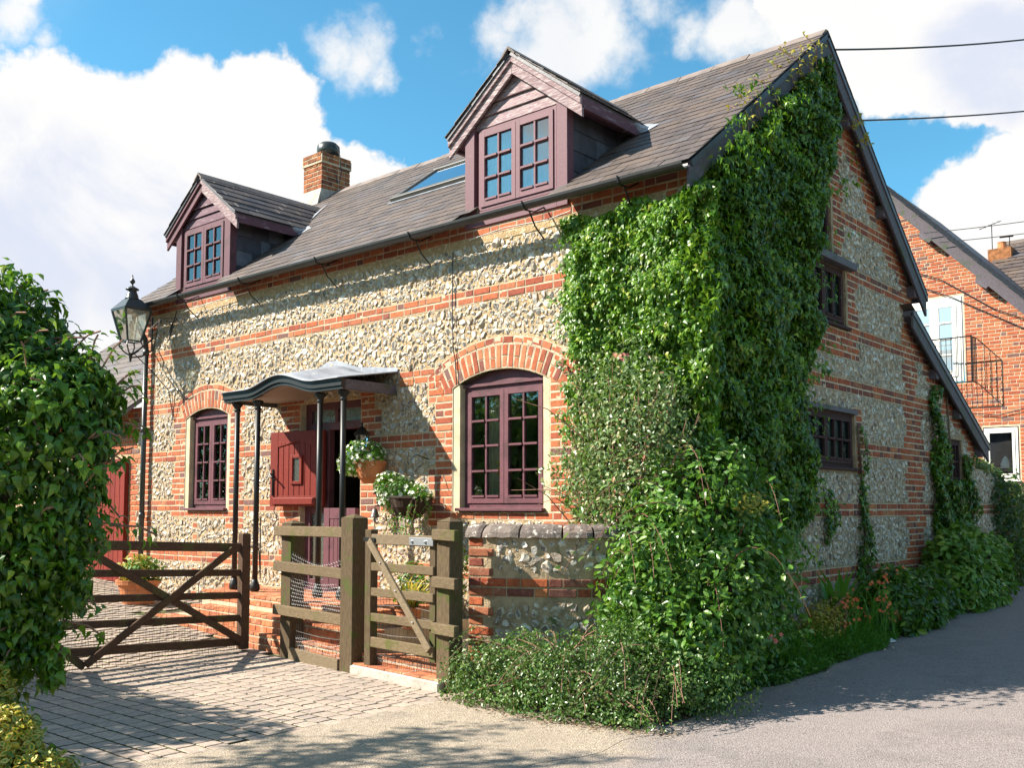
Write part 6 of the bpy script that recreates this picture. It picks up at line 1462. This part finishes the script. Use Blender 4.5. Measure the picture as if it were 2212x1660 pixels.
e_br = [((.18, -.55, 1.15), (.48, .48, .70)), ((.48, -.35, .75), (.42, .55, .66)), ((.12, -.95, .62), (.40, .38, .52)), ((.45, .25, .7), (.28, .5, .62)), ((.5, -.9, .45), (.4, .45, .42)), ((.35, -.1, 1.5), (.3, .4, .5))]
t_, P, N = shrub('bramble', 'arching bramble thicket spilling over the curved garden wall', 'bramble', (.2, -.5, 0), e_br, 12000, .062, 'oval', ['leaf_bramble'], 52, 30, .6, .42, .25, .8, 'twig_red')
rr = random.Random(15); s = MB(); Pp, Nn = [], []
for i in range(30):
    b_ = Vector((rr.uniform(-.3, .6), rr.uniform(-1.1, .1), rr.uniform(.5, 1.7))); a = rr.uniform(-2.6, .1); d = Vector((math.cos(a), math.sin(a), 0)); L = rr.uniform(.35, .8); h = rr.uniform(.1, .35)
    pts = [b_+d*L*q+Vector((0, 0, h*4*q*(1-q*.9)-.35*q*q*L*1.4)) for q in lin(0, 1, 8)]; s.tube(pts, [.0042-.0003*j for j in range(9)], 4)
    for q in range(20): t2_ = rr.random(); k = min(7, int(t2_*8)); p = pts[k].lerp(pts[k+1], t2_*8-k); Pp.append(tuple(p+Vector((rr.gauss(0, .022), rr.gauss(0, .022), rr.gauss(0, .02))))); Nn.append((d.x*.3, d.y*.3-.3, 1))
s.build('arching_cane', 'twig_red', t_, kind='stuff'); foliage('cane_leaf', np.array(Pp), np.array(Nn), .062, 'oval', ['leaf_bramble'], t_, seed=12, droop=.2, spread=.6)
rr = random.Random(25)
for (c_, col) in (((-.35, -.45, 2.62), 'petal_pink'), ((.75, -.05, .42), 'petal_pink')):
    P = np.array([[c_[0]+rr.gauss(0, .03), c_[1]-.1, c_[2]+rr.gauss(0, .02)] for _ in range(7)]); flowers('flower', t_, P, np.tile([.5, -.8, .3], (7, 1)), .028, col, 3)
P = np.array([[.62+rr.gauss(0, .07), -.25+rr.gauss(0, .08), 1.42+rr.gauss(0, .04)] for _ in range(150)]); flowers('seed_head', t_, P, np.tile([.5, -.5, .7], (150, 1)), .022, 'leaf_yellow', 4)
e_co = [((-.86, -1.72, .12), (.22, .2, .34)), ((-.55, -1.60, .15), (.38, .3, .36)), ((-.12, -1.60, .20), (.40, .34, .40)), ((.30, -1.50, .20), (.40, .36, .38)), ((.62, -1.15, .18), (.32, .45, .34)), ((-.3, -1.85, .05), (.55, .18, .16)), ((.3, -1.80, .05), (.5, .16, .14)), ((.2, -1.35, .40), (.36, .25, .25))]
t_, P, N = shrub('cotoneaster', 'low spreading cotoneaster with tiny glossy leaves at the foot of the garden wall', 'shrub', (-.1, -1.5, 0), e_co, 24000, .027, 'oval', ['leaf_coton'], 53, 30, .8, .5, .3, .9, 'twig')
rr = random.Random(35); Pp, Nn = [], []; s = MB()
for i in range(150):
    b_ = Vector((rr.uniform(-1.0, .7), rr.uniform(-1.75, -1.2), rr.uniform(.12, .5))); a = rr.uniform(-2.8, -.2); d = Vector((math.cos(a), math.sin(a), 0)); L = rr.uniform(.15, .42)
    pts = [b_+d*L*q+Vector((0, 0, .12*q-.42*q*q*L*2.2)) for q in lin(0, 1, 6)]; s.tube(pts, .0025, 3)
    for q in range(34): t2_ = rr.random(); k = min(5, int(t2_*6)); p = pts[k].lerp(pts[k+1], t2_*6-k); sd_ = rr.choice((-1, 1)); Pp.append(tuple(p+Vector((-d.y, d.x, 0))*.016*sd_+Vector((0, 0, rr.gauss(0, .006))))); Nn.append((0, -.2, 1))
s.build('spray_stem', 'twig', t_); foliage('spray_leaf', np.array(Pp), np.array(Nn, float), .024, 'oval', ['leaf_coton'], t_, seed=13, droop=.1, spread=.4)

# ------------------------------------------------------------------ planting along the gable
e = [((.42, 3.35, .35), (.30, .45, .42)), ((.36, 4.1, .34), (.30, .55, .42)), ((.32, 4.75, .36), (.28, .5, .38)), ((.5, 3.8, .25), (.22, .5, .28))]
shrub('leafy_shrub', 'dark green broad leaved shrub with a few orange flowers against the gable wall', 'shrub', (.35, 4.0, .08), e, 6500, .085, 'oval', ['leaf_ivy_dark'], 61, 16, .5, .22, .3, .7)
e = [((.35, 5.6, .55), (.34, .5, .62)), ((.30, 6.4, .60), (.34, .6, .62)), ((.28, 7.2, .55), (.32, .55, .50)), ((.45, 6.2, .35), (.28, .7, .35))]
shrub('laurel_bush', 'yellow green leaved bush below the lean-to window', 'shrub', (.3, 6.4, .15), e, 8500, .095, 'oval', ['leaf_laurel'], 62, 20, .5, .22, .1, .7, upb=.6)
e = [((.05, 9.3, 1.0), (.3, .6, .95)), ((-.15, 10.6, .9), (.3, .9, .9)), ((.0, 12, .7), (.4, .9, .7)), ((-.1, 8.9, 1.5), (.25, .35, .6))]
shrub('dark_climber', 'dark climber smothering the railings past the cottage', 'climbing plant', (-.1, 10.5, .25), e, 8000, .08, 'oval', ['leaf_dark'], 63, 16, .6, .3, .2, .8)
e = [((-.1, 8.5, 2.02), (.18, .5, .12)), ((-.3, 9.4, 1.95), (.25, .5, .15))]
shrub('wall_top_creeper', 'dry pinkish creeper on top of the wall end below the white window', 'climbing plant', (-.15, 8.7, 1.9), e, 2200, .05, 'oval', ['leaf_shrub_pale'], 64, 8, .8, .3, .1, .9)
e = [((.30, 1.75, .32), (.20, .35, .22)), ((.28, 2.25, .38), (.16, .25, .22))]
shrub('yellow_shrub', 'small yellow leaved plant at the foot of the gable', 'plant', (.3, 1.9, .06), e, 2200, .035, 'oval', ['leaf_yellow'], 65, 14, .8, .2, .1, .8)
cr = thing('crocosmia', 'clump of upright green blades with orange flowers by the road edge', 'plant', (.45, 2.7, .06))
tuft(cr, np.stack([RNG.normal(.38, .12, 150), RNG.normal(2.75, .38, 150), np.full(150, .06)], 1), 150, .58, 'leaf_grass', 5, .45, .45)
fl = np.stack([RNG.normal(.50, .10, 90), RNG.normal(2.75, .5, 90), RNG.normal(.50, .14, 90)], 1); fl = np.repeat(fl[:40], 3, 0)+RNG.normal(0, .022, (120, 3))
flowers('flower', cr, fl, np.tile([.7, -.4, .4], (120, 1)), .026, 'petal_orange', 7)
s = MB()
for p in fl[::4]: s.tube([(p[0]-.05, p[1], .06), (p[0]-.02, p[1], .4), tuple(p)], .003, 3)
s.build('stem', 'leaf_grass', cr)
ir = thing('iris', 'fan of broad sword leaves in front of the narrow ivy strand', 'plant', (.2, 2.4, .06)); tuft(ir, (.2, 2.40, .06), 26, .85, 'leaf_grass', 9, .28, 1.0)
# grass and weeds along the verge
def verge_grass(name, label, n, xf, yr, size, mat, kind, seed, cat='grass'):
    r = np.random.default_rng(seed); Y_ = r.uniform(*yr, n); E_ = np.array([road_edge(y) if y > -1.2 else .8 for y in Y_]); X_ = E_-np.abs(r.normal(0, xf, n))+.03; Z_ = np.array([g(x, y) for x, y in zip(X_, Y_)])+.005
    if kind == 'blade':
        a = r.uniform(0, 6.28, n); tl = r.uniform(.1, .9, n); T_ = unit(np.stack([np.cos(a)*tl, np.sin(a)*tl, np.ones(n)], 1)); N_ = unit(np.stack([-np.cos(a), -np.sin(a), tl], 1)); Xx = np.cross(T_, N_); Lh = size*r.uniform(.4, 1.2, n)*(.4+.9*np.clip((E_-X_)/.3, 0, 1))
        A = np.stack([Xx*.28, T_*Lh[:, None], N_*.2], axis=2); o = scatter(name, [leaf_base('blade')], np.zeros(n, int), A, np.stack([X_, Y_, Z_], 1), [mat])
    else:
        o = foliage(name, np.stack([X_, Y_, Z_+r.random(n)*size*1.5], 1), np.tile([.2, -.1, 1.], (n, 1)), size, kind, [mat], None, droop=.2, seed=seed)
    tag(o, label, cat)
verge_grass('grass', 'bright green grass strip between the gable plants and the road', 11000, .20, (.6, 3.6), .22, 'leaf_grass', 'blade', 71)
verge_grass('grass', 'short grass tufts along the far verge', 3500, .08, (3.0, 12.5), .12, 'leaf_grass', 'blade', 72)
verge_grass('weeds', 'low small leaved weeds at the corner between bramble and grass', 7000, .2, (-.7, 1.5), .045, 'leaf_bramble', 'oval', 73, 'weeds')
r = np.random.default_rng(5)   # dead leaves and grit
n = 1500; Y_ = np.concatenate([r.uniform(-2.15, -1.5, 700), r.uniform(-1.2, 12, 800)]); X_ = np.concatenate([r.uniform(-1.0, .9, 700), np.zeros(800)]); X_[700:] = [road_edge(y)+abs(r.normal(0, .12))-.08 for y in Y_[700:]]
Y_[:700] = -1.75-.18*np.sin((X_[:700]+1)*1.7)-np.abs(r.normal(0, .09, 700)); Z_ = np.array([g(x, y) for x, y in zip(X_, Y_)])+.014
tag(foliage('leaf_litter', np.stack([X_, Y_, Z_], 1), np.tile([0, 0, 1.], (n, 1)), .022, 'small', ['litter'], None, droop=.0, spread=.3, seed=3), 'brown leaf litter along the edge of the planting', 'leaf litter')
sb = MB()
for i in range(26):
    y = -1.1+.55*i*.8+random.uniform(-.2, .2); x = road_edge(y)+random.uniform(-.05, .12); q = random.uniform(.01, .025); sb.lathe([(q*.5, 0), (q, q*.4), (q*.6, q)], (x, y, g(x, y)+.012), 6)
tag(sb.build('pebbles', 'flint_white'), 'loose pale stones along the road edge', 'stones', kind='stuff')
tr = MB().add([(.56, 2.66, .10), (.62, 2.64, .09), (.65, 2.73, .095), (.59, 2.76, .10), (.61, 2.69, .13)], [(0, 1, 4), (1, 2, 4), (2, 3, 4), (3, 0, 4)]); tag(tr.build('paper_scrap', 'litter_white'), 'crumpled white paper scrap at the road edge', 'litter')

# ------------------------------------------------------------------ foreground ivy bush and variegated shrub (left)
def cpt(px, py, d): return tuple(pt3(px, py, d))
def blob(px, py, d, rx, rz, ry=None): return (cpt(px, py, d), (rx, ry or rx, rz))
e_iv = [blob(-70, 810, 3.95, .40, .38), blob(15, 870, 3.9, .32, .36), blob(85, 960, 3.8, .30, .38), blob(-60, 1000, 3.9, .42, .5), blob(165, 920, 3.8, .17, .28), blob(125, 1100, 3.8, .22, .32), blob(10, 1200, 3.8, .30, .40),
        blob(75, 1290, 3.75, .13, .24), blob(-90, 750, 4.0, .34, .32), blob(-240, 900, 4.1, .5, .8), blob(30, 1400, 3.7, .10, .15), blob(110, 1440, 3.7, .06, .10), blob(-80, 1380, 3.8, .3, .34), blob(170, 1260, 3.7, .05, .12)]
fi = thing('ivy_bush', 'large overhanging ivy bush with pointed glossy leaves in the left foreground', 'bush', cpt(-150, 2000, 4.0))
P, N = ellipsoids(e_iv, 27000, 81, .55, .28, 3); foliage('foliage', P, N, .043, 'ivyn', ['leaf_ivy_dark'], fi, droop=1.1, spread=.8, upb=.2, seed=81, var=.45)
P, N = ellipsoids(e_iv, 7000, 82, .16, .32, 3); P2_ = P+N*.02; sel = (N[:, 2] > .25); foliage('foliage', P2_[sel], N[sel], .045, 'ivyn', ['leaf_ivy'], fi, droop=.9, spread=.7, upb=.3, seed=82, var=.45)  # brighter leaves on upward faces only, sunlight painted into the bush top
rr = random.Random(45); Pp, Nn = [], []; s = MB()
for i in range(150):
    (c_, rd) = rr.choice(e_iv[:9]); a = Vector((rr.gauss(0, 1), rr.gauss(0, 1), rr.gauss(.3, .8))).normalized(); b_ = Vector(c_)+Vector((a.x*rd[0], a.y*rd[1], a.z*rd[2]))*.9; L = rr.uniform(.08, .2); s.tube([b_, b_+a*L*.6+Vector((0, 0, .02)), b_+a*L], .004, 4)
    for q in range(11): t2_ = .3+.7*rr.random(); Pp.append(tuple(b_+a*L*t2_+Vector((rr.gauss(0, .02), rr.gauss(0, .02), rr.gauss(0, .02))))); Nn.append((a.x, a.y, a.z+.4))
s.build('shoot', 'twig', fi, kind='stuff'); foliage('shoot_leaf', np.array(Pp), np.array(Nn), .046, 'ivyn', ['leaf_ivy'], fi, droop=.9, spread=.5, seed=83)
s = MB(); b0 = Vector(cpt(-150, 2000, 4.0)); b0.z = 0
for (px, py) in ((-40, 760), (60, 900), (-60, 1000), (160, 1100), (-240, 900), (20, 1300)):
    e_ = Vector(cpt(px, py, 3.9)); m_ = b0.lerp(e_, .5)+Vector((0, 0, .15)); s.tube([b0, b0.lerp(m_, .5)+Vector((0, 0, .15)), m_, e_], [.07, .05, .035, .012], 7)
s.build('trunk', 'bark', fi)
e_va = [blob(-60, 1510, 3.5, .15, .16), blob(-5, 1610, 3.4, .16, .16), blob(65, 1700, 3.35, .16, .14), blob(-60, 1640, 3.4, .25, .2), blob(170, 1760, 3.3, .15, .12), blob(0, 1760, 3.3, .3, .15), blob(-80, 1470, 3.6, .12, .12)]
vs = thing('variegated_shrub', 'yellow edged variegated shrub in the bottom left corner', 'shrub', cpt(0, 2150, 3.5))
P, N = ellipsoids(e_va, 17000, 84, .5, .3, 6); foliage('foliage', P, N, .029, 'varieg', ['leaf_gold', 'leaf_grass'], vs, droop=-.3, spread=.8, upb=.5, seed=84)
P, N = ellipsoids(e_va[2:5], 2400, 85, .3, .35, 8); foliage('foliage', P, N, .030, 'varieg', ['leaf_shrub_pale', 'leaf_grass'], vs, droop=.1, spread=.8, seed=85)
s = MB(); b0 = Vector(cpt(0, 2150, 3.5)); b0.z = 0
for (c_, rd) in e_va: s.tube([b0, b0.lerp(Vector(c_), .6)+Vector((0, 0, .05)), Vector(c_)], [.015, .01, .005], 5)
s.build('stem', 'bark', vs)

# ------------------------------------------------------------------ trees outside the frame that shade the drive
hd_ = thing('hedge', 'tall clipped hedge left of the drive, outside the picture', 'hedge', (-6.5, -5.9, 0))
e_h = [((-4.25-.7*i, -6.1+.06*math.sin(i*2), 1.6), (.75, .45, 1.80+.04*math.sin(i*3))) for i in range(10)]
P, N = ellipsoids(e_h, 46000, 91, .8, .06, 2); foliage('foliage', P, N, .13, 'oval', ['leaf_laurel'], hd_, seed=91)
s = MB()
for c_, rd in e_h: s.tube([(c_[0], c_[1], 0), (c_[0], c_[1], 1.8)], [.05, .03], 6)
s.build('trunk', 'bark', hd_)
td = thing('tree', 'slender spreading tree left of the camera whose branches dapple the drive', 'tree', (-3.6, -7.6, 0))
rr = random.Random(77); s = MB(); s.tube([(-3.6, -7.6, 0), (-3.6, -7.5, 1.6), (-3.5, -7.3, 3.0), (-3.4, -7.2, 4.6)], [.12, .10, .08, .04], 8); Pp = []
for i in range(22):
    a = rr.uniform(0, 6.28); z0_ = rr.uniform(2.6, 4.0); L = rr.uniform(.8, 1.7); b_ = Vector((-3.45, -7.2, z0_)); e_ = b_+Vector((math.cos(a)*L, math.sin(a)*L, rr.uniform(.2, .9))); s.tube([b_, b_.lerp(e_, .5)+Vector((0, 0, .1)), e_], [.03, .018, .006], 5)
    for q in range(120): t_ = .35+.65*rr.random(); Pp.append(tuple(b_.lerp(e_, t_)+Vector((rr.gauss(0, .10), rr.gauss(0, .10), rr.gauss(0, .07)))))
s.build('trunk', 'bark', td); foliage('crown', np.array(Pp), np.tile([0, 0, 1.], (len(Pp), 1)), .085, 'oval', ['leaf_laurel'], td, seed=92, spread=.8)
h2_ = thing('hedge', 'long hedge across the lane, right of the picture', 'hedge', (13, 10, 0))
e_h = [((13.2, 1.0*i, 1.4), (.8, .9, 1.8)) for i in range(-4, 30)]
P, N = ellipsoids(e_h, 26000, 93, .6, .12, 2); foliage('foliage', P, N, .17, 'oval', ['leaf_laurel'], h2_, seed=93)
def simple_tree(label, x, y, h, rad, n, seed, mat='leaf_dark', size=.22, group='trees standing round the lane outside the picture'):
    rr = random.Random(seed); t_ = thing('tree', label, 'tree', (x, y, 0), group); s = MB(); s.tube([(x, y, -.1), (x+.1, y, h*.3), (x-.1, y+.1, h*.6), (x, y, h*.85)], [.22, .18, .12, .04], 8)
    e_ = []
    for i in range(9):
        a = rr.uniform(0, 6.28); q = rr.uniform(0, .55)*rad; z = rr.uniform(.35, .85)*h; c_ = (x+q*math.cos(a), y+q*math.sin(a), z); e_.append((c_, (rad*rr.uniform(.4, .6), rad*rr.uniform(.4, .6), h*rr.uniform(.14, .24)))); s.tube([(x, y, z*.7), c_], [.08, .02], 5)
    s.build('trunk', 'bark', t_); P, N = ellipsoids(e_, n, seed, .7, .3, seed); foliage('crown', P, N, size, 'oval', [mat], t_, seed=seed, spread=.8)
for i, (x, y, h, rd) in enumerate(((17, -6, 6, 2.6), (-19, 3, 3.9, 2.6), (-18, 8, 4.2, 2.8), (-20, -3, 3.9, 2.6), (16.5, 24, 7, 3), (-12, -15, 6.5, 3), (-16, -13, 6, 3), (-8, -17, 6.5, 3), (-20, -10, 6, 3), (-3, -19, 7, 3))):  # the row behind the camera is added to darken the front pane reflections
    simple_tree('dark leafy tree outside the picture, '+['nearest across the lane', 'middle one beyond the outbuilding', 'furthest beyond the outbuilding', 'nearest beyond the outbuilding', 'furthest across the lane', 'left end of the row added behind the camera for window reflections', 'second of the row added behind the camera for window reflections', 'nearest of the row added behind the camera for window reflections', 'far left behind the drive, added for window reflections', 'right end of the row added behind the camera for window reflections'][i], x, y, h, rd, 5000, 200+i)

# wall-hung things sit out from the wall, so each moves along the wall to stand where the photograph shows it
for t_, dx in ((hb, .13), (h2, .28), (be, .16), (wl, .16)): t_.location.x += dx
